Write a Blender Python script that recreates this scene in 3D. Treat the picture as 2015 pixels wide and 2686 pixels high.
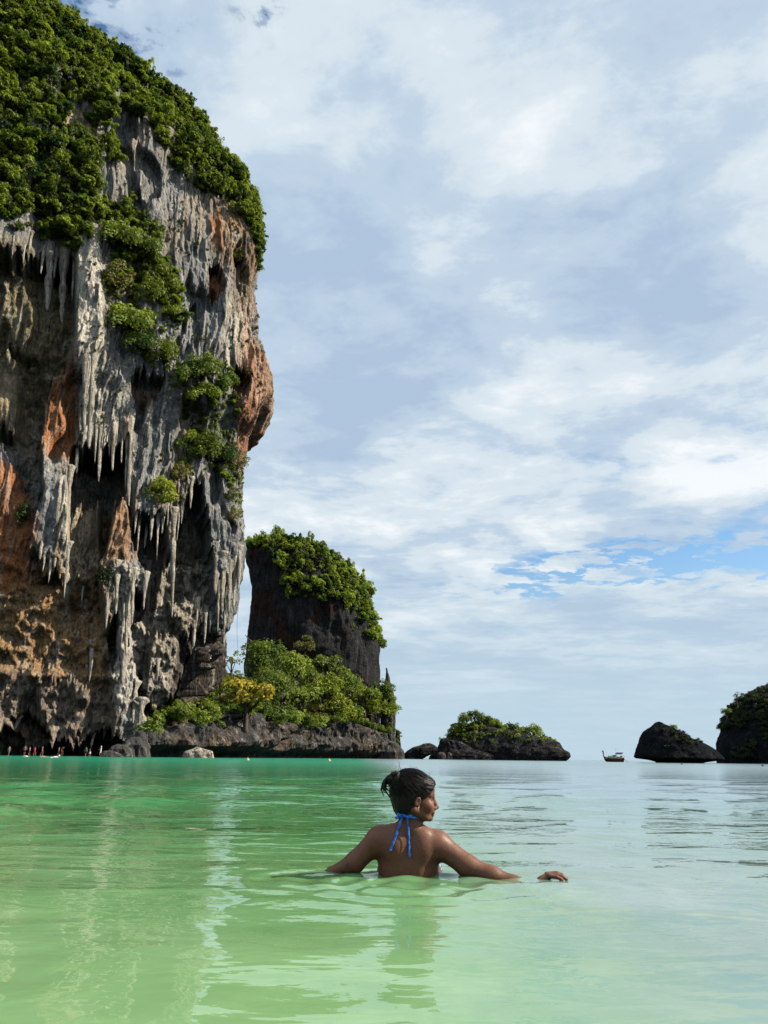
import bpy, math, random
import numpy as np
from mathutils import Matrix, Vector

# ---------------------------------------------------------------- scene, camera, sky, sun, exposure
for _o in list(bpy.data.objects):
    bpy.data.objects.remove(_o)
SC = bpy.context.scene
COL = SC.collection
R = math.radians

FPX = 1954.0                       # focal length in photograph pixels (2015 x 2686 frame)
CAMZ = 0.52
PITCH = math.atan((1986.5 - 1343.0) / FPX)
ROLL = 0.0131
_F = np.array([0.0, math.cos(PITCH), math.sin(PITCH)])
_U0 = np.array([0.0, -math.sin(PITCH), math.cos(PITCH)])
_R0 = np.array([1.0, 0.0, 0.0])
CR = _R0 * math.cos(ROLL) + _U0 * math.sin(ROLL)
CU = _U0 * math.cos(ROLL) - _R0 * math.sin(ROLL)
CAMP = np.array([0.0, 0.0, CAMZ])

cam_data = bpy.data.cameras.new('camera')
cam_data.sensor_fit = 'VERTICAL'
cam_data.sensor_height = 36.0
cam_data.sensor_width = 27.0
cam_data.lens = 36.0 * FPX / 2686.0
cam_data.clip_start = 0.05
cam_data.clip_end = 30000.0
cam = bpy.data.objects.new('camera', cam_data)
COL.objects.link(cam)
cam.matrix_world = Matrix(((CR[0], CU[0], -_F[0], CAMP[0]), (CR[1], CU[1], -_F[1], CAMP[1]),
                           (CR[2], CU[2], -_F[2], CAMP[2]), (0, 0, 0, 1)))
SC.camera = cam

SUN_AZ = R(0.0)        # measured from +X (right of the picture) towards +Y (away from the camera)
SUN_EL = R(40.0)
sun_dir = Vector((math.cos(SUN_AZ) * math.cos(SUN_EL), math.sin(SUN_AZ) * math.cos(SUN_EL), math.sin(SUN_EL)))
sd = bpy.data.lights.new('sun', 'SUN')
sd.energy = 5.0
sd.angle = R(0.5)
sd.color = (1.0, 0.90, 0.75)
sun = bpy.data.objects.new('sun', sd)
COL.objects.link(sun)
sun.rotation_euler = sun_dir.to_track_quat('Z', 'Y').to_euler()

SC.view_settings.view_transform = 'Standard'
SC.view_settings.look = 'None'
SC.view_settings.exposure = 0.55
SC.view_settings.gamma = 1.0
SC.cycles.max_bounces = 6
SC.cycles.diffuse_bounces = 0
SC.cycles.glossy_bounces = 3
SC.cycles.transmission_bounces = 3
SC.cycles.caustics_reflective = False
SC.cycles.caustics_refractive = False
SC.cycles.use_denoising = True


class NT:
    """tiny node-tree helper"""
    def __init__(self, tree):
        self.t = tree
        tree.nodes.clear()

    def n(self, kind, **kw):
        nd = self.t.nodes.new(kind)
        for k, v in kw.items():
            if k.startswith('i_'):
                nd.inputs[k[2:].replace('_', ' ')].default_value = v
            else:
                setattr(nd, k, v)
        return nd

    def l(self, a, b):
        self.t.links.new(a, b)

    def put(self, sock, v):
        if hasattr(v, 'is_linked') or hasattr(v, 'links'):
            self.l(v, sock)
        else:
            sock.default_value = v

    def math(self, op, a, b=0.0, c=0.0, clamp=False):
        nd = self.n('ShaderNodeMath', operation=op, use_clamp=clamp)
        self.put(nd.inputs[0], a); self.put(nd.inputs[1], b); self.put(nd.inputs[2], c)
        return nd.outputs[0]

    def mix(self, f, a, b, blend='MIX'):
        nd = self.n('ShaderNodeMix', data_type='RGBA', blend_type=blend)
        self.put(nd.inputs[0], f)
        for s, v in ((nd.inputs[6], a), (nd.inputs[7], b)):
            if isinstance(v, tuple) and len(v) == 3:
                v = v + (1.0,)
            self.put(s, v)
        return nd.outputs[2]

    def ramp(self, f, stops, interp='LINEAR'):
        nd = self.n('ShaderNodeValToRGB')
        nd.color_ramp.interpolation = interp
        el = nd.color_ramp.elements
        while len(el) < len(stops):
            el.new(0.5)
        for e, (p, c) in zip(el, stops):
            e.position = p
            if not isinstance(c, tuple):
                c = (c, c, c)
            e.color = c + (1.0,)
        self.put(nd.inputs[0], f)
        return nd.outputs[0]

    def noise(self, vec, scale, detail=4.0, rough=0.5, dist=0.0, lac=2.0):
        nd = self.n('ShaderNodeTexNoise')
        if vec is not None:
            self.l(vec, nd.inputs['Vector'])
        for k, v in (('Scale', scale), ('Detail', detail), ('Roughness', rough), ('Distortion', dist), ('Lacunarity', lac)):
            nd.inputs[k].default_value = v
        return nd.outputs[0]

    def mapping(self, vec, scale=(1, 1, 1), loc=(0, 0, 0), rot=(0, 0, 0)):
        nd = self.n('ShaderNodeMapping')
        self.l(vec, nd.inputs[0])
        nd.inputs['Location'].default_value = loc
        nd.inputs['Rotation'].default_value = rot
        nd.inputs['Scale'].default_value = scale
        return nd.outputs[0]


def sky_uv(px, py):
    """cloud-deck coordinates of the direction seen at a photograph pixel"""
    d = _F + CR * (px - 1007.5) / FPX - CU * (py - 1343.0) / FPX
    d = d / np.linalg.norm(d)
    z = max(d[2], 0.0) + 0.10
    return d[0] / z, d[1] / z


def build_world():
    w = bpy.data.worlds.new('World')
    SC.world = w
    w.use_nodes = True
    N = NT(w.node_tree)
    out = N.n('ShaderNodeOutputWorld')
    bg = N.n('ShaderNodeBackground')
    bg.inputs['Strength'].default_value = 0.072
    sky = N.n('ShaderNodeTexSky', sky_type='NISHITA', sun_disc=False)
    sky.sun_elevation = SUN_EL
    sky.sun_rotation = R(90) - SUN_AZ
    sky.altitude = 0
    sky.air_density = 1.0
    sky.dust_density = 1.2
    sky.ozone_density = 1.2
    tc = N.n('ShaderNodeTexCoord')
    sep = N.n('ShaderNodeSeparateXYZ')
    N.l(tc.outputs['Generated'], sep.inputs[0])
    x, y, z = sep.outputs
    zc = N.math('ADD', N.math('MAXIMUM', z, 0.0), 0.10)
    u = N.math('DIVIDE', x, zc)
    v = N.math('DIVIDE', y, zc)
    cmb = N.n('ShaderNodeCombineXYZ')
    N.l(u, cmb.inputs[0]); N.l(v, cmb.inputs[1])
    P = cmb.outputs[0]
    # rotated coordinates give the diagonal cloud streets
    Pm = N.mapping(P, scale=(0.8, 1.0, 1.0), loc=(17.5, 2.2, 0.0), rot=(0, 0, R(-12)))
    cover = N.noise(Pm, 1.15, 7.0, 0.55, 0.35)
    shade = N.noise(N.mapping(P, scale=(0.8, 1.05, 1), loc=(8.3, 4.1, 2.0), rot=(0, 0, R(-20))), 1.0, 4.0, 0.5, 0.2)
    fine = N.noise(N.mapping(P, loc=(1.7, 9.2, 5.0), scale=(0.85, 1.0, 1.0), rot=(0, 0, R(25))), 3.4, 8.0, 0.62, 0.15)
    # breaks in the deck, as seen in the photograph
    broken = N.ramp(N.noise(N.mapping(P, loc=(2.2, 0.4, 7.0), scale=(0.8, 1.0, 1.0)), 6.5, 6.0, 0.6, 0.2), ((0.38, 1.0), (0.56, 0.0)), 'EASE')
    gap = None
    for (px, py, rx, ry, ang, k) in ((1750, 1500, 0.75, 0.24, -10, 0.36), (1310, 1560, 0.5, 0.13, -5, 0.17), (1960, 1465, 0.55, 0.25, -10, 0.34),
                                     (905, 10, 0.12, 0.11, 20, 0.36), (120, 60, 0.14, 0.09, 30, 0.14),
                                     (120, 90, 0.14, 0.10, 20, 0.26)):
        cu, cv = sky_uv(px, py)
        a = R(ang)
        du = N.math('ADD', N.math('SUBTRACT', u, cu), N.math('MULTIPLY', N.math('SUBTRACT', fine, 0.5), 0.45)); dv = N.math('ADD', N.math('SUBTRACT', v, cv), N.math('MULTIPLY', N.math('SUBTRACT', cover, 0.5), 0.4))
        e1 = N.math('DIVIDE', N.math('ADD', N.math('MULTIPLY', du, math.cos(a)), N.math('MULTIPLY', dv, math.sin(a))), rx)
        e2 = N.math('DIVIDE', N.math('SUBTRACT', N.math('MULTIPLY', dv, math.cos(a)), N.math('MULTIPLY', du, math.sin(a))), ry)
        q = N.math('ADD', N.math('MULTIPLY', e1, e1), N.math('MULTIPLY', e2, e2))
        g = N.math('MULTIPLY', N.math('EXPONENT', N.math('MULTIPLY', q, -0.8)), k)
        gap = g if gap is None else N.math('ADD', gap, g)
    gap = N.math('MULTIPLY', gap, N.math('ADD', N.math('MULTIPLY', broken, 0.8), 0.3))
    dens = N.math('SUBTRACT', N.math('ADD', N.math('MULTIPLY', cover, 0.55), N.math('MULTIPLY', fine, 0.45)), gap)
    amount = N.ramp(dens, ((0.27, 0.0), (0.33, 0.5), (0.39, 0.95), (0.45, 1.0)), 'EASE')
    # thin haze towards the horizon veils both cloud and blue
    s2 = N.math('ADD', N.math('MULTIPLY', shade, 0.5), N.math('MULTIPLY', fine, 0.5))
    ccol = N.ramp(s2, ((0.40, (4.1, 5.3, 6.9)), (0.47, (5.0, 6.2, 7.5)), (0.53, (6.6, 7.5, 8.2)), (0.62, (8.7, 9.1, 9.4))), 'EASE')
    blue = N.mix(1.0, sky.outputs[0], (0.98, 1.38, 1.58), 'MULTIPLY')
    c = N.mix(amount, blue, ccol)
    haze = N.ramp(z, ((0.0, 0.96), (0.07, 0.88), (0.15, 0.5), (0.27, 0.0)))
    c = N.mix(haze, c, (4.9, 6.35, 7.4))
    N.l(c, bg.inputs[0])
    N.l(bg.outputs[0], out.inputs[0])


build_world()

# ---------------------------------------------------------------- helpers
RNG = np.random.default_rng(7)
random.seed(7)


def at(px, py, Y):
    """world point seen at photograph pixel (px, py), Y metres ahead of the camera"""
    d = _F + CR * (px - 1007.5) / FPX - CU * (py - 1343.0) / FPX
    return CAMP + d * (Y / d[1])


def proj(P):
    q = P - CAMP
    w = q @ _F
    return 1007.5 + FPX * (q @ CR) / w, 1343.0 - FPX * (q @ CU) / w


def _hash(i, j, k, seed):
    h = (i * np.uint32(374761393) + j * np.uint32(668265263) + k * np.uint32(2246822519) + np.uint32(seed) * np.uint32(3266489917))
    h = (h ^ (h >> np.uint32(13))) * np.uint32(1274126177)
    h = h ^ (h >> np.uint32(16))
    return h.astype(np.float32) * np.float32(1.0 / 4294967295.0)


def vnoise(x, y, z, seed=0):
    x = np.asarray(x, np.float32); y = np.asarray(y, np.float32); z = np.asarray(z, np.float32)
    x, y, z = np.broadcast_arrays(x, y, z)
    fx, fy, fz = np.floor(x), np.floor(y), np.floor(z)
    i, j, k = fx.astype(np.int32).view(np.uint32), fy.astype(np.int32).view(np.uint32), fz.astype(np.int32).view(np.uint32)
    u, v, w = x - fx, y - fy, z - fz
    u = u * u * (3 - 2 * u); v = v * v * (3 - 2 * v); w = w * w * (3 - 2 * w)
    o = np.uint32(1)
    with np.errstate(over='ignore'):
        c = lambda a, b, d: _hash(i + a, j + b, k + d, seed)
        O = np.uint32(0)
        x00 = c(O, O, O) * (1 - u) + c(o, O, O) * u
        x10 = c(O, o, O) * (1 - u) + c(o, o, O) * u
        x01 = c(O, O, o) * (1 - u) + c(o, O, o) * u
        x11 = c(O, o, o) * (1 - u) + c(o, o, o) * u
    return ((x00 * (1 - v) + x10 * v) * (1 - w) + (x01 * (1 - v) + x11 * v) * w) * 2 - 1


def fbm(x, y, z, octaves=4, seed=0, gain=0.5):
    s = 0; a = 1.0; f = 1.0; t = 0
    for o in range(octaves):
        s = s + a * vnoise(x * f + 13.7 * o, y * f + 7.1 * o, z * f - 5.3 * o, seed + o)
        t += a; a *= gain; f *= 2.03
    return s / t


def ridged(x, y, z, octaves=3, seed=0):
    s = 0; a = 1.0; f = 1.0; t = 0
    for o in range(octaves):
        s = s + a * (1 - 2 * np.abs(vnoise(x * f + 3.1 * o, y * f, z * f + 1.7 * o, seed + o)))
        t += a; a *= 0.5; f *= 2.1
    return s / t


def sstep(a, b, x):
    t = np.clip((x - a) / (b - a), 0, 1)
    return t * t * (3 - 2 * t)


def mesh_np(name, V, F, smooth=True):
    V = np.ascontiguousarray(V, np.float32); F = np.ascontiguousarray(F, np.int32)
    me = bpy.data.meshes.new(name)
    me.vertices.add(len(V)); me.vertices.foreach_set('co', V.ravel())
    k = F.shape[1]
    me.loops.add(F.size); me.loops.foreach_set('vertex_index', F.ravel())
    me.polygons.add(len(F)); me.polygons.foreach_set('loop_start', np.arange(0, F.size, k, dtype=np.int32))
    if smooth:
        me.polygons.foreach_set('use_smooth', np.ones(len(F), bool))
    me.update(calc_edges=True)
    me.validate()
    return me


def set_col(me, C, name='col'):
    a = me.attributes.new(name, 'FLOAT_COLOR', 'POINT')
    C = np.asarray(C, np.float32)
    if C.shape[1] == 3:
        C = np.concatenate([C, np.ones((len(C), 1), np.float32)], 1)
    a.data.foreach_set('color', np.ascontiguousarray(C).ravel())


def obj(name, me, mat=None, parent=None, loc=None):
    o = bpy.data.objects.new(name, me)
    COL.objects.link(o)
    if mat is not None and me is not None and not len(me.materials):
        me.materials.append(mat)
    if parent is not None:
        o.parent = parent
    if loc is not None:
        o.location = loc
    return o


def tag(o, label=None, cat=None, group=None, kind=None):
    if label: o['label'] = label
    if cat: o['category'] = cat
    if group: o['group'] = group
    if kind: o['kind'] = kind
    return o


def grid_faces(nr, nc, wrap=False):
    r = np.arange(nr - 1)[:, None]; c = np.arange(nc if wrap else nc - 1)[None, :]
    c2 = (c + 1) % nc
    a = r * nc + c; b = r * nc + c2; d = (r + 1) * nc + c2; e = (r + 1) * nc + c
    return np.stack([a, b, d, e], -1).reshape(-1, 4)


def poly_sd(px, py, poly):
    """signed distance (positive inside) to a polygon, vectorised"""
    px = np.asarray(px, np.float32); py = np.asarray(py, np.float32)
    d = np.full(px.shape, 1e9, np.float32); ins = np.zeros(px.shape, bool)
    n = len(poly)
    for i in range(n):
        x1, y1 = poly[i]; x2, y2 = poly[(i + 1) % n]
        ex, ey = x2 - x1, y2 - y1
        wx, wy = px - x1, py - y1
        t = np.clip((wx * ex + wy * ey) / (ex * ex + ey * ey + 1e-9), 0, 1)
        d = np.minimum(d, (wx - ex * t) ** 2 + (wy - ey * t) ** 2)
        cond = ((y1 <= py) & (y2 > py)) | ((y2 <= py) & (y1 > py))
        with np.errstate(divide='ignore', invalid='ignore'):
            xi = x1 + (py - y1) * ex / (ey if ey != 0 else 1e-9)
        ins ^= cond & (px < xi)
    d = np.sqrt(d)
    return np.where(ins, d, -d)


def tube(pts, radii, sides=8, jitter=0.0, cap=True, seed=0):
    """a tapered tube along points; returns V, F(quads, triangles at the caps as degenerate quads)"""
    pts = np.asarray(pts, float); n = len(pts)
    radii = np.broadcast_to(np.asarray(radii, float), (n,))
    rg = np.random.default_rng(seed)
    V = []
    up = np.array([0.31, 0.17, 0.93])
    for i in range(n):
        t = pts[min(i + 1, n - 1)] - pts[max(i - 1, 0)]
        t = t / (np.linalg.norm(t) + 1e-9)
        a = np.cross(t, up)
        if np.linalg.norm(a) < 0.15:
            a = np.cross(t, [1.0, 0.1, 0.0])
        a /= np.linalg.norm(a); b = np.cross(t, a)
        ph = np.arange(sides) * 2 * math.pi / sides
        rr = radii[i] * (1 + jitter * rg.uniform(-1, 1, sides))
        V.append(pts[i] + np.cos(ph)[:, None] * a * rr[:, None] + np.sin(ph)[:, None] * b * rr[:, None])
    V = np.concatenate(V)
    F = grid_faces(n, sides, True)
    if cap:
        V = np.concatenate([V, pts[:1], pts[-1:]])
        s = np.arange(sides); s2 = (s + 1) % sides
        c0 = len(V) - 2; c1 = len(V) - 1
        F = np.concatenate([F, np.stack([s2, s, np.full(sides, c0), np.full(sides, c0)], 1)[:, :4],
                            np.stack([(n - 1) * sides + s, (n - 1) * sides + s2, np.full(sides, c1), np.full(sides, c1)], 1)])
    return V, F


def join(parts):
    V = []; F = []; o = 0
    for v, f in parts:
        V.append(v); F.append(np.asarray(f) + o); o += len(v)
    return np.concatenate(V), np.concatenate(F)


def quads_to_mesh(name, V, F, smooth=True):
    """quads where a repeated last index means a triangle"""
    V = np.asarray(V, np.float32); F = np.asarray(F)
    tri = (F[:, 2] == F[:, 3])
    me = bpy.data.meshes.new(name)
    fl = [tuple(f) for f in F[~tri].tolist()] + [tuple(f[:3]) for f in F[tri].tolist()]
    me.from_pydata(V.tolist(), [], fl)
    if smooth:
        me.polygons.foreach_set('use_smooth', np.ones(len(me.polygons), bool))
    me.update()
    return me


def box(c, s, rot=None):
    x, y, z = np.array(s) / 2.0
    V = np.array([(-x, -y, -z), (x, -y, -z), (x, y, -z), (-x, y, -z), (-x, -y, z), (x, -y, z), (x, y, z), (-x, y, z)], float)
    if rot is not None:
        V = V @ np.array(rot).T
    F = np.array([(0, 3, 2, 1), (4, 5, 6, 7), (0, 1, 5, 4), (1, 2, 6, 5), (2, 3, 7, 6), (3, 0, 4, 7)])
    return V + np.array(c, float), F


# ---- implicit surfaces (smooth unions of round cones and ellipsoids) meshed with surface nets
class Field:
    def __init__(self, xs, ys, zs):
        self.ax = [np.asarray(a, np.float32) for a in (xs, ys, zs)]
        self.d = np.full([len(a) for a in self.ax], 10.0, np.float32)

    def _win(self, lo, hi):
        sl = []
        for a, l, h in zip(self.ax, lo, hi):
            i0 = max(int(np.searchsorted(a, l)) - 1, 0); i1 = min(int(np.searchsorted(a, h)) + 1, len(a))
            sl.append(slice(i0, max(i1, i0)))
        g = (self.ax[0][sl[0]][:, None, None], self.ax[1][sl[1]][None, :, None], self.ax[2][sl[2]][None, None, :])
        return tuple(sl), g

    def _apply(self, sl, b, k, op):
        if b.size == 0:
            return
        a = self.d[sl]
        if op == 'sub':
            h = np.clip(0.5 - 0.5 * (a + b) / k, 0, 1)
            self.d[sl] = a * (1 - h) + (-b) * h + k * h * (1 - h)
        else:
            h = np.clip(0.5 + 0.5 * (a - b) / k, 0, 1)
            self.d[sl] = a * (1 - h) + b * h - k * h * (1 - h)

    def cone(self, p, q, r1, r2, k=0.02, op='add'):
        p = np.asarray(p, float); q = np.asarray(q, float); m = max(r1, r2) + k * 1.6 + 0.02
        sl, (x, y, z) = self._win(np.minimum(p, q) - m, np.maximum(p, q) + m)
        e = q - p; L = float(e @ e) + 1e-12
        t = np.clip(((x - p[0]) * e[0] + (y - p[1]) * e[1] + (z - p[2]) * e[2]) / L, 0, 1)
        b = np.sqrt((x - p[0] - e[0] * t) ** 2 + (y - p[1] - e[1] * t) ** 2 + (z - p[2] - e[2] * t) ** 2) - (r1 + (r2 - r1) * t)
        self._apply(sl, b.astype(np.float32), k, op)

    def ell(self, c, r, k=0.02, rot=None, op='add'):
        c = np.asarray(c, float); r = np.asarray(r, float); m = max(r) + k * 1.6 + 0.02
        sl, (x, y, z) = self._win(c - m, c + m)
        x = x - c[0]; y = y - c[1]; z = z - c[2]
        if rot is not None:
            M = np.asarray(rot)       # columns: local axes in world
            x, y, z = (x * M[0, 0] + y * M[1, 0] + z * M[2, 0], x * M[0, 1] + y * M[1, 1] + z * M[2, 1], x * M[0, 2] + y * M[1, 2] + z * M[2, 2])
        k0 = np.sqrt((x / r[0]) ** 2 + (y / r[1]) ** 2 + (z / r[2]) ** 2)
        k1 = np.sqrt((x / r[0] ** 2) ** 2 + (y / r[1] ** 2) ** 2 + (z / r[2] ** 2) ** 2) + 1e-9
        b = np.where(k0 < 1e-4, -min(r), k0 * (k0 - 1) / k1)
        self._apply(sl, np.broadcast_to(b, self.d[sl].shape).astype(np.float32), k, op)

    def mesh(self):
        d = self.d; nx, ny, nz = d.shape
        ins = d < 0
        cnt = np.zeros((nx - 1, ny - 1, nz - 1), np.int8)
        for i in (0, 1):
            for j in (0, 1):
                for k in (0, 1):
                    cnt += ins[i:nx - 1 + i, j:ny - 1 + j, k:nz - 1 + k]
        act = (cnt > 0) & (cnt < 8)
        I, J, K = np.nonzero(act)
        idx = np.full(act.shape, -1, np.int32); idx[I, J, K] = np.arange(len(I))
        S = np.zeros((len(I), 3)); n = np.zeros(len(I))
        for axis in range(3):
            for a in (0, 1):
                for b in (0, 1):
                    o1 = [0, 0, 0]; o2 = [0, 0, 0]
                    oth = [t for t in range(3) if t != axis]
                    o1[oth[0]] = o2[oth[0]] = a; o1[oth[1]] = o2[oth[1]] = b; o2[axis] = 1
                    v1 = d[I + o1[0], J + o1[1], K + o1[2]]; v2 = d[I + o2[0], J + o2[1], K + o2[2]]
                    m = (v1 < 0) != (v2 < 0)
                    t = np.where(m, v1 / (v1 - v2 + 1e-12), 0)
                    for c in range(3):
                        S[:, c] += np.where(m, (t if c == axis else o1[c]), 0)
                    n += m
        S /= n[:, None]
        G = np.stack([I, J, K], 1) + S
        V = np.stack([np.interp(G[:, c], np.arange(len(self.ax[c])), self.ax[c]) for c in range(3)], 1)
        F = []
        for axis in range(3):
            s1 = [slice(0, s) for s in d.shape]; s2 = list(s1)
            s1[axis] = slice(0, d.shape[axis] - 1); s2[axis] = slice(1, d.shape[axis])
            A = ins[tuple(s1)]; B = ins[tuple(s2)]
            E = np.nonzero(A != B)
            oth = [t for t in range(3) if t != axis]
            ok = np.ones(len(E[0]), bool)
            for t in oth:
                ok &= (E[t] > 0) & (E[t] < d.shape[t] - 1)
            E = [e[ok] for e in E]
            q = []
            for a, b in ((-1, -1), (0, -1), (0, 0), (-1, 0)):
                c = [e.copy() for e in E]
                c[oth[0]] += a; c[oth[1]] += b
                q.append(idx[c[0], c[1], c[2]])
            q = np.stack(q, 1)
            flip = A[tuple(E)]
            if axis == 1:
                flip = ~flip
            q[~flip] = q[~flip][:, ::-1]
            F.append(q)
        return V, np.concatenate(F)


# ---------------------------------------------------------------- materials
def new_mat(name):
    m = bpy.data.materials.new(name)
    m.use_nodes = True
    N = NT(m.node_tree)
    out = N.n('ShaderNodeOutputMaterial')
    return m, N, out


def principled(N, out, col, rough=0.8, spec=0.3, normal=None):
    b = N.n('ShaderNodeBsdfPrincipled')
    if isinstance(col, tuple):
        b.inputs['Base Color'].default_value = col + (1.0,) if len(col) == 3 else col
    else:
        N.l(col, b.inputs['Base Color'])
    N.put(b.inputs['Roughness'], rough)
    b.inputs['Specular IOR Level'].default_value = spec
    if normal is not None:
        N.l(normal, b.inputs['Normal'])
    if out is not None:
        N.l(b.outputs[0], out.inputs[0])
    return b


def bump(N, h, dist, strength=1.0, normal=None):
    nd = N.n('ShaderNodeBump')
    nd.inputs['Strength'].default_value = strength
    nd.inputs['Distance'].default_value = dist
    N.l(h, nd.inputs['Height'])
    if normal is not None:
        N.l(normal, nd.inputs['Normal'])
    return nd.outputs[0]


def plain(name, col, rough=0.6, spec=0.3, vary=0.15, scale=6.0):
    m, N, out = new_mat(name)
    tc = N.n('ShaderNodeTexCoord')
    n = N.noise(tc.outputs['Object'], scale, 5.0, 0.6)
    c = N.mix(1.0, col, N.ramp(n, ((0.25, 1 - vary), (0.75, 1 + vary))), 'MULTIPLY')
    principled(N, out, c, rough, spec)
    return m


def vcol_mat(name, rough=0.7, spec=0.25, attr='col'):
    m, N, out = new_mat(name)
    a = N.n('ShaderNodeAttribute', attribute_name=attr)
    tc = N.n('ShaderNodeTexCoord')
    n = N.noise(tc.outputs['Object'], 9.0, 4.0, 0.6)
    c = N.mix(1.0, a.outputs['Color'], N.ramp(n, ((0.25, 0.85), (0.75, 1.12))), 'MULTIPLY')
    principled(N, out, c, rough, spec)
    return m


def rock_mat(name, base, pale, dark, stain, use_attr=False, sc=1.0, streak=0.12, gain=1.0, spec=0.2):
    """weathered limestone: mineral streaks running down, pale and dark patches, pitted relief"""
    m, N, out = new_mat(name)
    g = N.n('ShaderNodeNewGeometry')
    P = g.outputs['Position']
    Ps = N.mapping(P, scale=(1.0, 1.0, streak * 1.6))
    n1 = N.noise(Ps, 0.55 * sc, 6.0, 0.65, 0.9)
    n2 = N.noise(N.mapping(P, scale=(1, 1, streak * 0.6), loc=(31, 7, 3)), 1.9 * sc, 5.0, 0.6, 0.3)
    n3 = N.noise(P, 0.12 * sc, 5.0, 0.6, 0.5)
    n4 = N.noise(P, 1.7 * sc, 7.0, 0.65, 0.2)
    if use_attr:
        a = N.n('ShaderNodeAttribute', attribute_name='col')
        c = a.outputs['Color']
    else:
        c = N.mix(N.ramp(n3, ((0.48, 0.0), (0.62, 1.0))), base, stain)
    c = N.mix(N.ramp(n1, ((0.52, 0.0), (0.68, 0.75))), c, pale)
    c = N.mix(N.math('MULTIPLY', N.ramp(n2, ((0.48, 0.0), (0.62, 0.9))), N.ramp(n3, ((0.40, 0.25), (0.58, 1.0)))), c, dark)
    c = N.mix(1.0, c, N.ramp(n4, ((0.3, 0.55 * gain), (0.7, 1.35 * gain))), 'MULTIPLY')
    h = N.math('ADD', N.math('MULTIPLY', n4, 0.6), N.math('MULTIPLY', n2, 0.8))
    b1 = bump(N, h, 1.0 / sc, 1.0)
    principled(N, out, c, 0.9, spec, b1)
    return m


M_CLIFF = rock_mat('limestone_cliff', None, (0.58, 0.535, 0.44), (0.035, 0.038, 0.04), None, use_attr=True)
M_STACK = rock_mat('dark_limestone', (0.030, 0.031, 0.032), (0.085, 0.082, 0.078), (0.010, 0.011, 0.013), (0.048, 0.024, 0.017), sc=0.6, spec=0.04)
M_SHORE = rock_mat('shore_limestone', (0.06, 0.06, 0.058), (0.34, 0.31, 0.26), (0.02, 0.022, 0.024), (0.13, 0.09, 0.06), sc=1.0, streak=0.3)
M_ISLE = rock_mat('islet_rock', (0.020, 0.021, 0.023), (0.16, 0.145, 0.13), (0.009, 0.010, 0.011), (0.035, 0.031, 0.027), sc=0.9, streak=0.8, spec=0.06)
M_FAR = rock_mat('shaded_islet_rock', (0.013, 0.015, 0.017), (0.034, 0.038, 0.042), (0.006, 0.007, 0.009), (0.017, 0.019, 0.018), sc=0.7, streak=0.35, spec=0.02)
M_PALE = rock_mat('pale_flowstone', (0.44, 0.40, 0.33), (0.66, 0.60, 0.50), (0.07, 0.07, 0.065), (0.36, 0.31, 0.24), sc=1.6, streak=0.15)


def leaf_mat(name, dark, light, trans=0.32, hue_noise=0.11):
    m, N, out = new_mat(name)
    oi = N.n('ShaderNodeObjectInfo')
    g = N.n('ShaderNodeNewGeometry')
    n = N.noise(g.outputs['Position'], hue_noise, 3.0, 0.6)
    a = N.math('ADD', N.math('MULTIPLY', n, 0.9), N.math('MULTIPLY', oi.outputs['Random'], 0.62))
    n2 = N.noise(g.outputs['Position'], 0.9, 2.0, 0.5)
    a = N.math('ADD', a, N.math('MULTIPLY', N.math('SUBTRACT', n2, 0.5), 0.5))
    c = N.ramp(a, ((0.40, dark), (1.0, light)))
    d = N.n('ShaderNodeBsdfPrincipled')
    N.l(c, d.inputs['Base Color'])
    d.inputs['Roughness'].default_value = 0.55
    d.inputs['Specular IOR Level'].default_value = 0.25
    t = N.n('ShaderNodeBsdfTranslucent')
    N.l(N.mix(1.0, c, (1.25, 1.25, 0.45), 'MULTIPLY'), t.inputs[0])
    mx = N.n('ShaderNodeMixShader')
    mx.inputs[0].default_value = trans
    N.l(d.outputs[0], mx.inputs[1]); N.l(t.outputs[0], mx.inputs[2])
    N.l(mx.outputs[0], out.inputs[0])
    return m


L_JUNGLE = leaf_mat('jungle_leaves', (0.028, 0.070, 0.012), (0.30, 0.40, 0.045))
L_OLIVE = leaf_mat('olive_leaves', (0.05, 0.06, 0.018), (0.20, 0.19, 0.05))
L_TREE = leaf_mat('tree_leaves', (0.035, 0.075, 0.014), (0.23, 0.30, 0.04))
L_LIME = leaf_mat('lime_leaves', (0.08, 0.13, 0.014), (0.28, 0.33, 0.03))
L_YELL = leaf_mat('yellow_leaves', (0.36, 0.29, 0.035), (0.66, 0.55, 0.08))
L_DARK = leaf_mat('dark_leaves', (0.008, 0.018, 0.009), (0.04, 0.062, 0.018))
M_BARK = plain('bark', (0.10, 0.08, 0.06), 0.9, 0.1, 0.4, 3.0)


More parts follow.
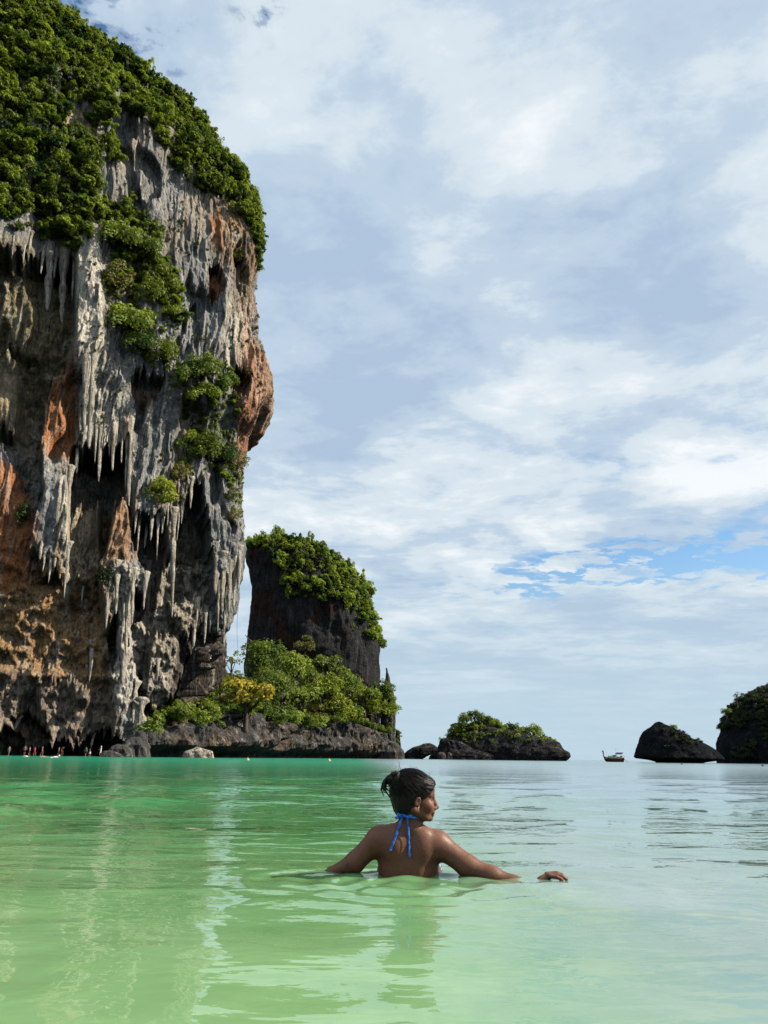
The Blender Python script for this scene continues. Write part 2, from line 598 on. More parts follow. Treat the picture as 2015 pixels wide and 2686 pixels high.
# ---------------------------------------------------------------- sea
def build_sea():
    inv = np.linspace(1 / 1.0, 1 / 120.0, 640)
    rad = np.concatenate([[0.02, 0.3, 0.6, 0.8], 1 / inv, np.geomspace(125, 14000, 60)])
    a0 = np.linspace(-38, 38, 520)
    ang = np.concatenate([a0, np.linspace(40, 320, 60)])
    ang = np.radians(ang)
    Rr, Aa = np.meshgrid(rad, ang, indexing='ij')
    X = Rr * np.sin(Aa); Y = Rr * np.cos(Aa)
    cell = np.maximum(np.gradient(rad)[:, None], Rr * R(0.16))
    rg = np.random.default_rng(3)
    Z = np.zeros_like(X)
    # slow drifting warp so that crests wander instead of running dead straight
    wx = 0.5 * fbm(X * 0.35, Y * 0.35, 0 * X, 3, 5); wy = 0.5 * fbm(X * 0.35 + 9, Y * 0.35, 0 * X, 3, 6)
    env = np.clip(0.65 + 1.1 * fbm(X * 0.22, Y * 0.16, 0 * X + 2.0, 3, 8), 0.18, 1.6)
    for lam, slope, spread, cnt in ((7.0, 0.016, 25, 3), (3.2, 0.028, 32, 5), (1.7, 0.038, 38, 7), (0.9, 0.046, 45, 10), (0.48, 0.042, 55, 12), (0.26, 0.028, 65, 12), (0.15, 0.015, 70, 10)):
        for c in range(cnt):
            l = lam * rg.uniform(0.75, 1.35)
            th = R(80 + rg.normal(0, spread))
            k = 2 * math.pi / l
            amp = slope / k * rg.uniform(0.6, 1.3) / math.sqrt(cnt) * 1.5
            ph = rg.uniform(0, 6.28)
            fade = sstep(2.2, 5.0, l / cell) * (1.0 if lam > 1.2 else 0.40 + 0.60 * sstep(3.6, 7.0, Y))
            q = k * ((X + wx * l * 0.5) * math.cos(th) + (Y + wy * l * 0.5) * math.sin(th)) + ph
            Z += amp * fade * env * (np.sin(q) + 0.25 * np.sin(2 * q + 0.6))
    # ripples spreading from the wading woman
    for cx, cy, a in ((0.12, 3.62, 0.006), (0.42, 3.58, 0.003), (-0.25, 3.75, 0.003), (0.85, 3.5, 0.0015)):
        d = np.hypot(X - cx, Y - cy)
        Z += a * np.cos(d * 34.0) * np.exp(-((d - 0.28) / 0.22) ** 2)
    Z = np.where(Rr > 1500, 0, Z)
    V = np.stack([X, Y, Z], -1).reshape(-1, 3)
    F = grid_faces(len(rad), len(ang), True)[:, ::-1]
    me = mesh_np('sea', V, F)
    m, N, out = new_mat('sea_water')
    g = N.n('ShaderNodeNewGeometry')
    P = g.outputs['Position']
    sep = N.n('ShaderNodeSeparateXYZ'); N.l(P, sep.inputs[0])
    # the bottom drops away from the beach: sandy, milky green shallows to deeper emerald
    depth = N.math('ADD', N.math('MULTIPLY', N.noise(N.mapping(P, scale=(1, 1, 0)), 0.22, 4.0, 0.55, 0.6), 5.0), N.math('ADD', sep.outputs[1], N.math('MULTIPLY', sep.outputs[0], 0.5)))
    depth = N.math('DIVIDE', depth, 60.0)
    c = N.ramp(depth, ((0.0, (0.27, 0.40, 0.22)), (0.07, (0.175, 0.325, 0.145)), (0.14, (0.064, 0.22, 0.078)), (0.40, (0.018, 0.21, 0.098)), (1.0, (0.014, 0.265, 0.155))))
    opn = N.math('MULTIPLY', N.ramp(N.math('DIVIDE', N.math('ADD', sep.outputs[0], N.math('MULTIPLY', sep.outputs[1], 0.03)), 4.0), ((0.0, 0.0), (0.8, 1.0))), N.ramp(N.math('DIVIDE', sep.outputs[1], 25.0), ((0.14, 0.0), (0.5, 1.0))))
    c = N.mix(opn, c, (0.17, 0.25, 0.27))  # open sea: sky reflected by small waves, painted into the base colour
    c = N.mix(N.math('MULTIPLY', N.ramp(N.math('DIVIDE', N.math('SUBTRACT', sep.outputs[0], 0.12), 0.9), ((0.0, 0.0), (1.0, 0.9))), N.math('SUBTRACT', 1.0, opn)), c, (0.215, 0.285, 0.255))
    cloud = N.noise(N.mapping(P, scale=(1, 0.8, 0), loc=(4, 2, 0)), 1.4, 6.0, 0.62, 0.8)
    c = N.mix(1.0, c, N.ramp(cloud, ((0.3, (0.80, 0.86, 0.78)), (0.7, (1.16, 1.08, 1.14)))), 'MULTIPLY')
    w1 = N.noise(N.mapping(P, scale=(0.55, 1.0, 0.0), rot=(0, 0, R(8))), 2.6, 3.0, 0.5, 0.5)
    w2 = N.noise(N.mapping(P, scale=(0.7, 1.0, 0.0), rot=(0, 0, R(-14)), loc=(5, 3, 0)), 9.0, 3.0, 0.5, 0.3)
    w3 = N.noise(N.mapping(P, scale=(0.35, 1.0, 0.0), rot=(0, 0, R(4)), loc=(1, 8, 0)), 0.7, 3.0, 0.5, 0.3)
    far = N.ramp(N.math('DIVIDE', sep.outputs[1], 40.0), ((0.05, 0.25), (0.15, 1.0), (0.4, 1.3), (1.0, 0.4)))
    h = N.math('ADD', N.math('MULTIPLY', w1, 0.035), N.math('MULTIPLY', w2, 0.006))
    h = N.math('ADD', h, N.math('MULTIPLY', w3, 0.11))
    h = N.math('MULTIPLY', h, far)
    nb = bump(N, h, 1.0, 1.0)
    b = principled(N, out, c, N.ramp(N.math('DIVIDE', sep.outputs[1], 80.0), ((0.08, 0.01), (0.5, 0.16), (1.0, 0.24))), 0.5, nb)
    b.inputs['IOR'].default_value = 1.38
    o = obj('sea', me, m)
    tag(o, 'emerald green sea water with gentle ripples, pale under the sky on the right', 'sea', kind='structure')
    return o


build_sea()

# ---------------------------------------------------------------- the main cliff
SIL = [(-150, -150), (-60, -70), (-5, -8), (23, 8), (50, 40), (98, 85), (112, 98), (131, 104), (152, 88), (178, 112), (195, 118), (229, 98), (275, 110),
       (316, 156), (357, 183), (394, 206), (426, 229), (449, 257), (486, 280), (508, 302), (545, 330), (582, 362), (596, 394), (609, 422),
       (641, 472), (676, 500), (684, 527), (682, 577), (680, 612), (678, 646), (684, 692), (678, 742), (668, 783), (674, 808), (676, 875), (674, 902),
       (685, 930), (699, 990), (710, 1049), (703, 1104), (683, 1145), (655, 1168), (646, 1200), (637, 1214), (634, 1251), (633, 1300),
       (631, 1335), (637, 1398), (641, 1453), (637, 1499), (633, 1520), (624, 1537), (620, 1579), (608, 1613), (599, 1651), (591, 1655),
       (589, 1689), (591, 1710), (593, 1756), (591, 1782), (592, 1900), (592, 2000), (592, 2060)]
CLIFF_Y = 165.0
_S = np.array([at(x - 95 * min(max((330 - y) / 330, 0), 1.3), y, CLIFF_Y) for x, y in SIL])      # the trees stand proud of the rock
_o = np.argsort(_S[:, 2])
SILZ, SILX = _S[_o, 2], _S[_o, 0]
NF_ANG = math.atan2(-0.81, 0.58); NE_ANG = R(11); NB_ANG = R(82)
RAD = 14.0


def layer(D, px, py, poly, val, soft):
    m = sstep(-soft, soft, poly_sd(px, py, poly))
    return D * (1 - m) + val * m


def build_cliff():
    zs = np.concatenate([np.arange(-1.0, 118, 0.22), np.arange(118, 200, 0.34)])
    zs = zs[zs < SILZ.max() - 1.0]
    w = np.concatenate([np.arange(95, 50, -0.6), np.arange(50, 34, -0.25), np.arange(34, 0, -0.125)])
    arc = np.concatenate([np.linspace(NF_ANG, R(25), 170, endpoint=False), np.linspace(R(25), NB_ANG, 14)])
    nF = np.array([math.cos(NF_ANG), math.sin(NF_ANG)]); nE = np.array([math.cos(NE_ANG), math.sin(NE_ANG)])
    tW = np.array([nF[1], -nF[0]])        # along the wall, to the left and nearer
    nc = len(w) + len(arc); nr = len(zs)
    ex = np.interp(zs, SILZ, SILX)
    E = np.stack([ex, np.full(nr, CLIFF_Y)], 1)
    C = E - RAD * nE
    pl = C[:, None, :] + RAD * nF + w[None, :, None] * tW
    pa = C[:, None, :] + RAD * np.stack([np.cos(arc), np.sin(arc)], -1)[None]
    XY = np.concatenate([pl, pa], 1)
    Zg = np.broadcast_to(zs[:, None], (nr, nc))
    # direction of relief: towards the viewer's side on the wall, the true normal round the corner
    vdir = np.array([0.36, -0.933])
    na = np.stack([np.cos(arc), np.sin(arc)], -1)
    t = sstep(NF_ANG, NE_ANG - R(20), arc)[:, None]
    da = vdir * (1 - t) + na * t; da /= np.linalg.norm(da, axis=1)[:, None]
    DIR = np.concatenate([np.broadcast_to(vdir, (len(w), 2)), da], 0)
    sarc = np.concatenate([-w, RAD * (arc - NF_ANG)])          # running metres along the wall
    Sg = sarc[None, :] + (ex[:, None] - ex[0]) * 0.95 + 60.0    # stays with the rock, not with the outline
    P3 = np.concatenate([XY, Zg[..., None]], -1)
    px, py = proj(P3.reshape(-1, 3)); px = px.reshape(nr, nc); py = py.reshape(nr, nc)
    # natural, ragged edges for everything below
    wpx = px + 9 * fbm(Sg * 0.25, Zg * 0.12, 0 * Zg, 4, 21) + 4 * fbm(Sg * 1.1, Zg * 0.5, 0 * Zg, 3, 23)
    jag = ridged(Sg * 0.9, Zg * 0.03, 0 * Zg, 3, 31)
    wpy = py - 26 * jag - 15 * ridged(Sg * 2.3, Zg * 0.06, 0 * Zg, 2, 33) - 10 * fbm(Sg * 0.3, Zg * 0.2, 0 * Zg + 4, 3, 25)
    D = np.zeros((nr, nc), np.float32)
    for poly, val, soft in (
        ([(-60, 640), (60, 650), (190, 655), (205, 780), (200, 900), (119, 1044), (103, 1150), (117, 1266), (81, 1375), (60, 1440), (-60, 1440)], -8, 12),
        ([(-60, 680), (60, 700), (130, 820), (100, 900), (40, 880), (-60, 860)], -5.5, 12),
        ([(-60, 880), (20, 890), (50, 960), (36, 1095), (-60, 1100)], -3.5, 8),
        ([(-60, 1130), (5, 1140), (45, 1220), (95, 1350), (70, 1410), (40, 1500), (-60, 1500)], -3, 10),
        ([(-60, 1410), (95, 1440), (180, 1480), (280, 1500), (300, 1750), (290, 1920), (-60, 1920)], -3.5, 14),
        ([(280, 1450), (565, 1430), (575, 1680), (480, 1870), (390, 1870), (290, 1760)], -6, 14),
        ([(182, 1150), (262, 1165), (330, 1140), (336, 1330), (305, 1430), (230, 1480), (186, 1330)], -13, 8),
        ([(178, 1310), (262, 1285), (270, 1450), (240, 1500), (175, 1480)], -5, 9),
        ([(340, 1345), (430, 1345), (440, 1430), (400, 1570), (345, 1620), (348, 1480)], -10, 8),
        ([(508, 1240), (530, 1268), (556, 1365), (549, 1425), (500, 1450), (462, 1450), (458, 1390), (484, 1347)], -12, 7),
        ([(430, 1480), (545, 1440), (560, 1520), (500, 1560), (440, 1560)], -7, 10),
        ([(392, 1655), (470, 1640), (490, 1790), (400, 1850), (372, 1800)], -1.5, 10),
        ([(440, 1560), (560, 1530), (570, 1640), (480, 1650)], -3, 10),
        ([(300, 1300), (335, 1300), (346, 1400), (386, 1480), (392, 1560), (352, 1530), (345, 1720), (312, 1720), (300, 1600), (276, 1640), (262, 1520), (276, 1440)], 1.0, 7),
        ([(203, 890), (119, 1044), (103, 1150), (117, 1266), (81, 1375), (95, 1440), (108, 1490), (176, 1520), (181, 1361), (180, 1250), (188, 1171), (205, 1120)], 0.5, 6),
        ([(200, 660), (262, 600), (275, 900), (345, 1000), (345, 1150), (300, 1165), (262, 1150), (202, 1130)], 1.6, 7),
        ([(105, 1770), (240, 1780), (230, 1880), (170, 1935), (130, 1935), (100, 1860)], -0.5, 10),
        ([(288, 1740), (330, 1695), (352, 1720), (362, 1800), (388, 1880), (360, 1910), (320, 1840), (290, 1810)], 0.6, 8),
        ([(470, 1810), (500, 1720), (545, 1655), (578, 1640), (584, 1800), (660, 1830), (720, 2100), (380, 2100), (392, 1900), (420, 1850)], -18, 8),
        ([(-60, 1925), (60, 1905), (100, 1940), (180, 1950), (260, 1905), (300, 1930), (380, 1940), (400, 2100), (-60, 2100)], -13, 9),
        ([(30, 1880), (75, 1850), (130, 1920), (110, 1960), (60, 1950)], -9, 7),
        ([(625, 1010), (655, 880), (690, 900), (730, 1050), (690, 1160), (640, 1200), (628, 1150)], 0.5, 22),
        ([(606, 962), (640, 952), (658, 975), (650, 1018), (616, 1010)], -4.5, 4),
        ([(345, 985), (380, 955), (430, 985), (412, 1022), (385, 1050), (352, 1035)], -4, 5),
        ([(552, 690), (580, 685), (588, 740), (570, 765), (552, 745)], -3.5, 5),
        ([(622, 640), (640, 650), (645, 720), (630, 760), (620, 720)], -2.5, 4),
        ([(500, 770), (520, 780), (525, 880), (508, 900)], -1.8, 5),
        ([(455, 1165), (560, 1180), (560, 1235), (470, 1250)], -1.0, 10),
    ):
        D = layer(D, wpx, wpy, poly, val, soft)
    # flutes and draperies on the clean wall, cavernous relief low down on the left
    low = sstep(1380, 1520, py) * sstep(640, 560, px)
    cave = np.clip(low + sstep(-4, -7, D) * 0.6, 0, 1)
    Sw = Sg + 2.6 * fbm(Sg * 0.12, Zg * 0.06, 0 * Zg + 1, 3, 44) + 0.5 * fbm(Sg * 0.7, Zg * 0.3, 0 * Zg + 5, 3, 46)
    brk = sstep(-0.25, 0.35, fbm(Sg * 0.30, Zg * 0.07, 0 * Zg + 2, 4, 45))
    fl = 1.7 * ridged(Sw * 0.22, Zg * 0.016, 0 * Zg + 3, 3, 41) + 1.0 * brk * ridged(Sw * 0.7, Zg * 0.05, 0 * Zg, 2, 43)
    fl2 = 0.30 * vnoise(Sw * 2.4, Zg * 0.30, 0 * Zg, 47) + 0.7 * np.clip(fbm(Sg * 0.35, Zg * 0.16, 0 * Zg + 8, 4, 49, 0.6), -0.6, 1)
    rough = 2.6 * ridged(Sg * 0.14, Zg * 0.12, 0 * Zg, 4, 51) + 1.4 * fbm(Sg * 0.55, Zg * 0.5, 0 * Zg, 4, 53)
    edge = np.concatenate([np.ones(len(w)), 1 - 0.55 * sstep(NF_ANG, NE_ANG, arc)])[None, :]
    big = 1.6 * fbm(Sg * 0.06, Zg * 0.03, 0 * Zg, 3, 57)
    fl = fl * (0.55 + 0.75 * sstep(-0.35, 0.45, fbm(Sg * 0.09, Zg * 0.05, 0 * Zg, 3, 63))) + 0.9 * fbm(Sg * 0.22, Zg * 0.09, 0 * Zg + 9, 4, 65)
    D = D - 3.2 * sstep(0.28, 0.5, fbm(Sg * 0.16, Zg * 0.07, 0 * Zg + 7, 3, 69)) * (1 - 0.4 * cave)
    D = D + ((fl + fl2) * (1 - 0.65 * cave) + rough * cave * 1.15) * edge + big * edge - 0.6 * (1 - edge)
    D = D + (0.35 + 0.5 * cave) * fbm(Sg * 1.3, Zg * 0.8, 0 * Zg, 4, 59, 0.6)
    ridge = sstep(640, 420, py) * np.concatenate([sstep(30, 0, w), np.ones(len(arc))])[None, :]
    D = D - 5.0 * ridge
    V = P3.copy()
    V[..., 0] += DIR[None, :, 0] * D; V[..., 1] += DIR[None, :, 1] * D
    Vf = V.reshape(-1, 3)
    # mineral colours, and shade painted in round the low arch
    grey = np.array([0.265, 0.268, 0.262]); pale = np.array([0.62, 0.57, 0.47]); orange = np.array([0.46, 0.17, 0.055])
    ochre = np.array([0.36, 0.215, 0.10]); tan = np.array([0.38, 0.29, 0.18]); olive = np.array([0.25, 0.205, 0.11]); black = np.array([0.045, 0.045, 0.045])
    n = fbm(Sg * 0.35, Zg * 0.06, 0 * Zg, 4, 61)
    Cc = np.broadcast_to(grey, (nr, nc, 3)) * (1 + 0.35 * n[..., None])
    warm = sstep(0.05, 0.4, fbm(Sg * 0.11, Zg * 0.03, 0 * Zg + 6, 4, 67))[..., None]
    Cc = Cc * (1 - 0.55 * warm) + tan * 0.55 * warm

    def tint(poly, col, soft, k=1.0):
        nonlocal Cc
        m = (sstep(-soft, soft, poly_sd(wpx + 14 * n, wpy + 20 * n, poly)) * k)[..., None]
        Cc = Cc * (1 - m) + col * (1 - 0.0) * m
    tint([(-60, 620), (230, 640), (200, 900), (60, 1100), (-60, 1150)], olive, 30)
    tint([(-60, 1400), (290, 1500), (300, 1960), (-60, 1960)], ochre, 40)
    tint([(-60, 1750), (290, 1770), (300, 1960), (-60, 1960)], (grey + ochre) / 2.3, 25)
    tint([(-60, 1150), (50, 1200), (100, 1350), (60, 1520), (-60, 1560)], orange, 20, 0.9)
    tint([(-60, 900), (40, 900), (30, 1090), (-60, 1090)], tan, 20)
    tint([(205, 900), (119, 1040), (103, 1170), (190, 1190), (205, 1100)], orange, 14, 0.95)
    tint([(196, 600), (262, 590), (285, 1000), (330, 1180), (205, 1200)], pale, 14, 0.95)
    tint([(255, 930), (345, 930), (345, 1280), (285, 1200)], (pale + grey) / 2, 18, 0.8)
    tint([(320, 1090), (345, 1090), (345, 1300), (325, 1300)], (pale + orange) / 2, 10, 0.9)
    tint([(165, 1230), (182, 1230), (182, 1560), (165, 1560)], pale, 8, 0.95)
    tint([(280, 1300), (350, 1310), (360, 1450), (270, 1500)], (orange + tan) / 2, 18, 0.9)
    tint([(300, 1480), (400, 1480), (392, 1700), (300, 1720)], pale, 16, 0.8)
    tint([(290, 1690), (360, 1690), (390, 1880), (290, 1840)], pale, 16, 0.85)
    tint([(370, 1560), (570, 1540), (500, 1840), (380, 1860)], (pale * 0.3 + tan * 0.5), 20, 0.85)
    tint([(476, 1660), (520, 1600), (600, 1640), (610, 1960), (400, 1980), (420, 1850)], np.array([0.065, 0.048, 0.04]), 12, 0.95)  # deep shade of the low arch, painted into the rock colour
    tint([(180, 1290), (275, 1280), (280, 1500), (176, 1500)], tan * 1.2, 18, 0.85)
    tint([(560, 480), (680, 560), (668, 800), (560, 640)], ochre * 0.8, 26, 0.8)
    tint([(545, 540), (580, 530), (590, 620), (560, 630)], orange * 0.9, 12, 0.8)
    tint([(552, 690), (584, 685), (590, 765), (552, 765)], orange * 0.7, 8, 0.9)
    tint([(620, 770), (655, 770), (668, 900), (660, 960), (625, 940)], (orange + pale) / 2, 12, 0.9)
    tint([(600, 800), (625, 800), (615, 980), (590, 960)], pale, 14, 0.8)
    tint([(625, 1000), (655, 880), (700, 930), (730, 1060), (690, 1160), (640, 1240), (626, 1150)], orange * 1.05, 10, 0.75)
    tint([(672, 860), (760, 900), (760, 1150), (690, 1180), (700, 1050)], tan * 0.75, 12, 0.8)
    tint([(350, 985), (430, 985), (412, 1022), (385, 1055), (352, 1035)], (orange + tan) / 2, 10, 0.8)
    tint([(170, 260), (260, 260), (260, 350), (170, 350)], tan * 1.2, 12, 0.9)
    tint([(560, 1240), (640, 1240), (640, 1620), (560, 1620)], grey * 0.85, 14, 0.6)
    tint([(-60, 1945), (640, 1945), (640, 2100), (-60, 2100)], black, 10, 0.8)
    F = grid_faces(nr, nc)
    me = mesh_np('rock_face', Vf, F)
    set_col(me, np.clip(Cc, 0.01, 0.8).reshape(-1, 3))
    root = obj('cliff', None)
    root.location = (0, 0, 0)
    tag(root, 'towering limestone cliff with stalactites and jungle, filling the left side', 'cliff', kind='structure')
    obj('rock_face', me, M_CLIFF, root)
    return root, V, D, Sg, px, py


CLIFF, CV, CD, CS, CPX0, CPY0 = build_cliff()
_flat = CV.reshape(-1, 3)
CPX, CPY = proj(_flat)
_dist = np.linalg.norm(_flat - CAMP, axis=1)
# nearest cliff surface per 4-pixel cell of the picture plane, for setting things on the rock
_zb = {}
_ci = (np.floor(CPX / 4).astype(int) + 200) * 4000 + np.floor(CPY / 4).astype(int) + 200
_ord = np.argsort(_dist)
_u, _first = np.unique(_ci[_ord], return_index=True)
CELL = dict(zip(_u.tolist(), _ord[_first].tolist()))


def cliff_at(px, py):
    for rr in range(0, 6):
        best = None
        for dx in range(-rr, rr + 1):
            for dy in range(-rr, rr + 1):
                k = (int(px // 4) + dx + 200) * 4000 + int(py // 4) + dy + 200
                i = CELL.get(k)
                if i is not None and (best is None or _dist[i] < _dist[best]):
                    best = i
        if best is not None:
            return _flat[best].copy()
    return at(px, py, 150.0)


def stalactite(px, y0, y1, wpx, seed, out=0.35):
    """one hanging column: lumpy, tapering to a drip point, sometimes flattened like a curtain"""
    rg = np.random.default_rng(seed)
    top = cliff_at(px, y0)
    Yd = top[1] - out
    a = at(px, y0 - 14, Yd); b = at(px + rg.uniform(-2, 2), y1, Yd)
    a[1] += 1.6
    mpp = np.linalg.norm(top - CAMP) / FPX / 1.12
    r0 = wpx * mpp * 0.5
    n = max(12, int(abs(y1 - y0) / 5)); n = min(n, 44)
    t = np.linspace(0, 1, n)
    pts = a + (b - a) * t[:, None]
    sway = 0.18 * r0
    pts[:, 0] += sway * fbm(t * 5, 0 * t + seed, 0 * t, 2, seed); pts[:, 1] += sway * fbm(t * 5, 0 * t + seed + 3, 0 * t, 2, seed)
    ex_ = 0.42 if seed % 3 else 0.85
    r0 *= 1.0 + 0.4 * rg.random()
    rad = r0 * ((1 - t) ** ex_ * 0.9 + 0.05 + 0.7 * np.exp(-t * 7)) * (1 + 0.55 * fbm(t * n / 4.0, 0 * t + seed * 1.7, 0 * t, 3, seed + 9))
    sides = 12
    V, F = tube(pts, rad, sides, 0.0, True, seed)
    ph = np.tile(np.arange(sides), n) * 2 * math.pi / sides
    ax = np.repeat(pts, sides, 0)
    flute = 1 + 0.45 * vnoise(np.cos(ph) * 1.6 + seed, np.sin(ph) * 1.6, np.repeat(t, sides) * 2.5, seed)
    V[:-2] = ax + (V[:-2] - ax) * flute[:, None]
    me = quads_to_mesh('stalactite', V, F)
    obj('stalactite', me, M_PALE, CLIFF)


STAL = [(122, 640, 815, 16), (160, 640, 850, 17), (190, 650, 800, 9), (108, 640, 720, 9), (140, 640, 730, 8), (60, 600, 690, 9), (30, 590, 670, 10), (75, 610, 660, 8), (10, 600, 640, 8),
        (229, 600, 900, 20), (246, 590, 760, 16), (214, 660, 960, 18), (236, 880, 1178, 17), (222, 900, 1140, 18), (248, 1080, 1215, 10), (258, 1090, 1266, 10), (268, 1090, 1175, 10),
        (285, 1090, 1198, 11), (293, 1090, 1236, 11), (316, 1090, 1216, 8), (303, 1080, 1170, 10), (200, 1110, 1242, 13), (208, 1080, 1140, 14), (328, 1090, 1285, 13), (337, 1080, 1330, 12),
        (338, 1290, 1545, 8), (170, 1430, 1570, 11), (158, 1430, 1520, 10), (142, 1430, 1490, 10), (128, 1430, 1530, 11), (112, 1420, 1500, 9), (104, 1400, 1470, 9), (176, 1230, 1440, 12),
        (276, 1510, 1650, 13), (302, 1480, 1612, 12), (318, 1540, 1700, 13), (332, 1440, 1718, 17), (344, 1500, 1640, 12), (367, 1470, 1560, 17), (386, 1480, 1666, 12), (376, 1510, 1600, 9),
        (352, 1340, 1400, 7), (381, 1360, 1440, 8), (395, 1350, 1420, 8), (410, 1350, 1470, 9), (360, 1360, 1450, 7), (424, 1350, 1400, 9), (437, 1290, 1380, 9), (451, 1340, 1620, 14),
        (465, 1340, 1420, 8), (478, 1300, 1375, 9), (499, 1260, 1335, 8), (540, 1250, 1330, 8), (446, 1400, 1520, 10), (412, 1440, 1560, 9), (417, 1500, 1600, 7), (432, 1440, 1490, 8),
        (565, 1430, 1560, 14), (580, 1460, 1610, 15), (598, 1480, 1655, 12), (613, 1470, 1600, 12), (625, 1440, 1550, 11), (634, 1420, 1528, 9), (570, 1500, 1660, 10), (588, 1560, 1700, 11),
        (235, 1690, 1790, 12), (225, 1720, 1760, 10), (300, 1760, 1850, 11), (312, 1800, 1880, 11), (330, 1790, 1870, 10), (348, 1800, 1900, 14), (366, 1850, 1908, 16), (322, 1720, 1800, 15), (240, 1930, 1962, 7),
        (350, 1580, 1640, 8), (468, 1560, 1640, 10), (490, 1600, 1680, 11), (515, 1580, 1650, 11), (535, 1600, 1690, 12), (505, 1640, 1700, 9), (550, 1590, 1660, 10), (430, 1640, 1700, 10),
        (198, 1480, 1560, 9), (212, 1530, 1580, 9), (75, 1900, 1930, 9), (40, 1890, 1915, 9), (395, 1690, 1760, 10), (412, 1700, 1790, 11)]
for _i, (_x, _a, _b, _w) in enumerate(STAL):
    stalactite(_x, _a, _b, _w, 100 + _i)

# ---------------------------------------------------------------- foliage
def leaf_quads(C, Nn, size, rg):
    """pointed leaf sprays: one diamond each, at C facing Nn"""
    n = len(C)
    a = rg.normal(size=(n, 3)); Nn = Nn / (np.linalg.norm(Nn, axis=1)[:, None] + 1e-9)
    t = np.cross(a, Nn); t /= (np.linalg.norm(t, axis=1)[:, None] + 1e-9)
    b = np.cross(Nn, t)
    L = size * rg.uniform(0.6, 1.35, (n, 1)); W = L * rg.uniform(0.4, 0.7, (n, 1))
    droop = -0.25 * L * np.array([0, 0, 1.0])
    V = np.stack([C - t * L * 0.5, C + b * W * 0.5 + Nn * L * 0.08, C + t * L * 0.6 + droop, C - b * W * 0.5 + Nn * L * 0.08], 1).reshape(-1, 3)
    F = np.arange(4 * n).reshape(-1, 4)
    return V, F


def crown_points(rg, lobes, per, spread=(1, 1, 1), lobe_r=(0.28, 0.5), shell=0.75):
    """leaf positions on the outside of overlapping lobes that fill a unit ellipsoid"""
    Cs = []; Ns = []
    for i in range(lobes):
        d = rg.normal(size=3); d /= np.linalg.norm(d)
        if d[2] < -0.45: d[2] *= -0.4
        c = d * rg.uniform(0.25, 0.78)
        r = rg.uniform(*lobe_r)
        v = rg.normal(size=(per, 3)); v /= np.linalg.norm(v, axis=1)[:, None]
        v[:, 2] = np.where(v[:, 2] < -0.5, -v[:, 2] * 0.6, v[:, 2])
        rad = r * rg.uniform(shell, 1.05, (per, 1))
        Cs.append(c + v * rad); Ns.append(v * 0.8 + rg.normal(size=(per, 3)) * 0.45 + np.array([0.0, 0, 0.35]))
    C = np.concatenate(Cs) * np.array(spread); Nn = np.concatenate(Ns)
    return C, Nn


def clump_mesh(name, seed, mat, lobes=7, per=60, leaf=0.17, spread=(1, 1, 1), lobe_r=(0.28, 0.5)):
    rg = np.random.default_rng(seed)
    C, Nn = crown_points(rg, lobes, per, spread, lobe_r)
    V, F = leaf_quads(C, Nn, leaf, rg)
    me = mesh_np(name, V, F, smooth=False)
    me.materials.append(mat)
    return me


def proto_collection(name, meshes):
    c = bpy.data.collections.new(name)          # never linked to the scene: only a source for instances
    for m in meshes:
        c.objects.link(bpy.data.objects.new(name + '_source', m))
    return c


P_JUNGLE = proto_collection('jungle_clump', [clump_mesh('jungle_clump', 300 + i, L_JUNGLE, 10, 95, 0.155, (1, 1, 0.9), (0.2, 0.46)) for i in range(4)]
                            + [clump_mesh('jungle_tall', 310 + i, L_JUNGLE, 9, 60, 0.17, (0.75, 0.75, 1.5), (0.14, 0.34)) for i in range(2)]
                            + [clump_mesh('jungle_sparse', 313 + i, L_JUNGLE, 14, 26, 0.20, (1.1, 1.1, 1.0), (0.10, 0.24)) for i in range(2)]
                            + [clump_mesh('jungle_trailing', 316, L_TREE, 12, 60, 0.15, (0.6, 0.6, 1.7), (0.14, 0.3)), clump_mesh('jungle_mixed', 317, L_TREE, 12, 55, 0.17, (1, 1, 0.9), (0.15, 0.36)),
                               clump_mesh('jungle_lime', 318, L_LIME, 12, 50, 0.17, (1, 1, 0.8), (0.15, 0.36))])
P_OLIVE = proto_collection('tuft', [clump_mesh('tuft', 320 + i, L_OLIVE, 5, 36, 0.30, (0.9, 0.9, 1.1)) for i in range(3)])
P_DARK = proto_collection('dark_clump', [clump_mesh('dark_clump', 330 + i, L_DARK, 8, 60, 0.20, (1, 1, 0.85)) for i in range(4)])
P_SHRUB = proto_collection('shrub_clump', [clump_mesh('shrub_clump', 340 + i, L_TREE, 7, 60, 0.20, (1, 1, 0.85)) for i in range(4)])


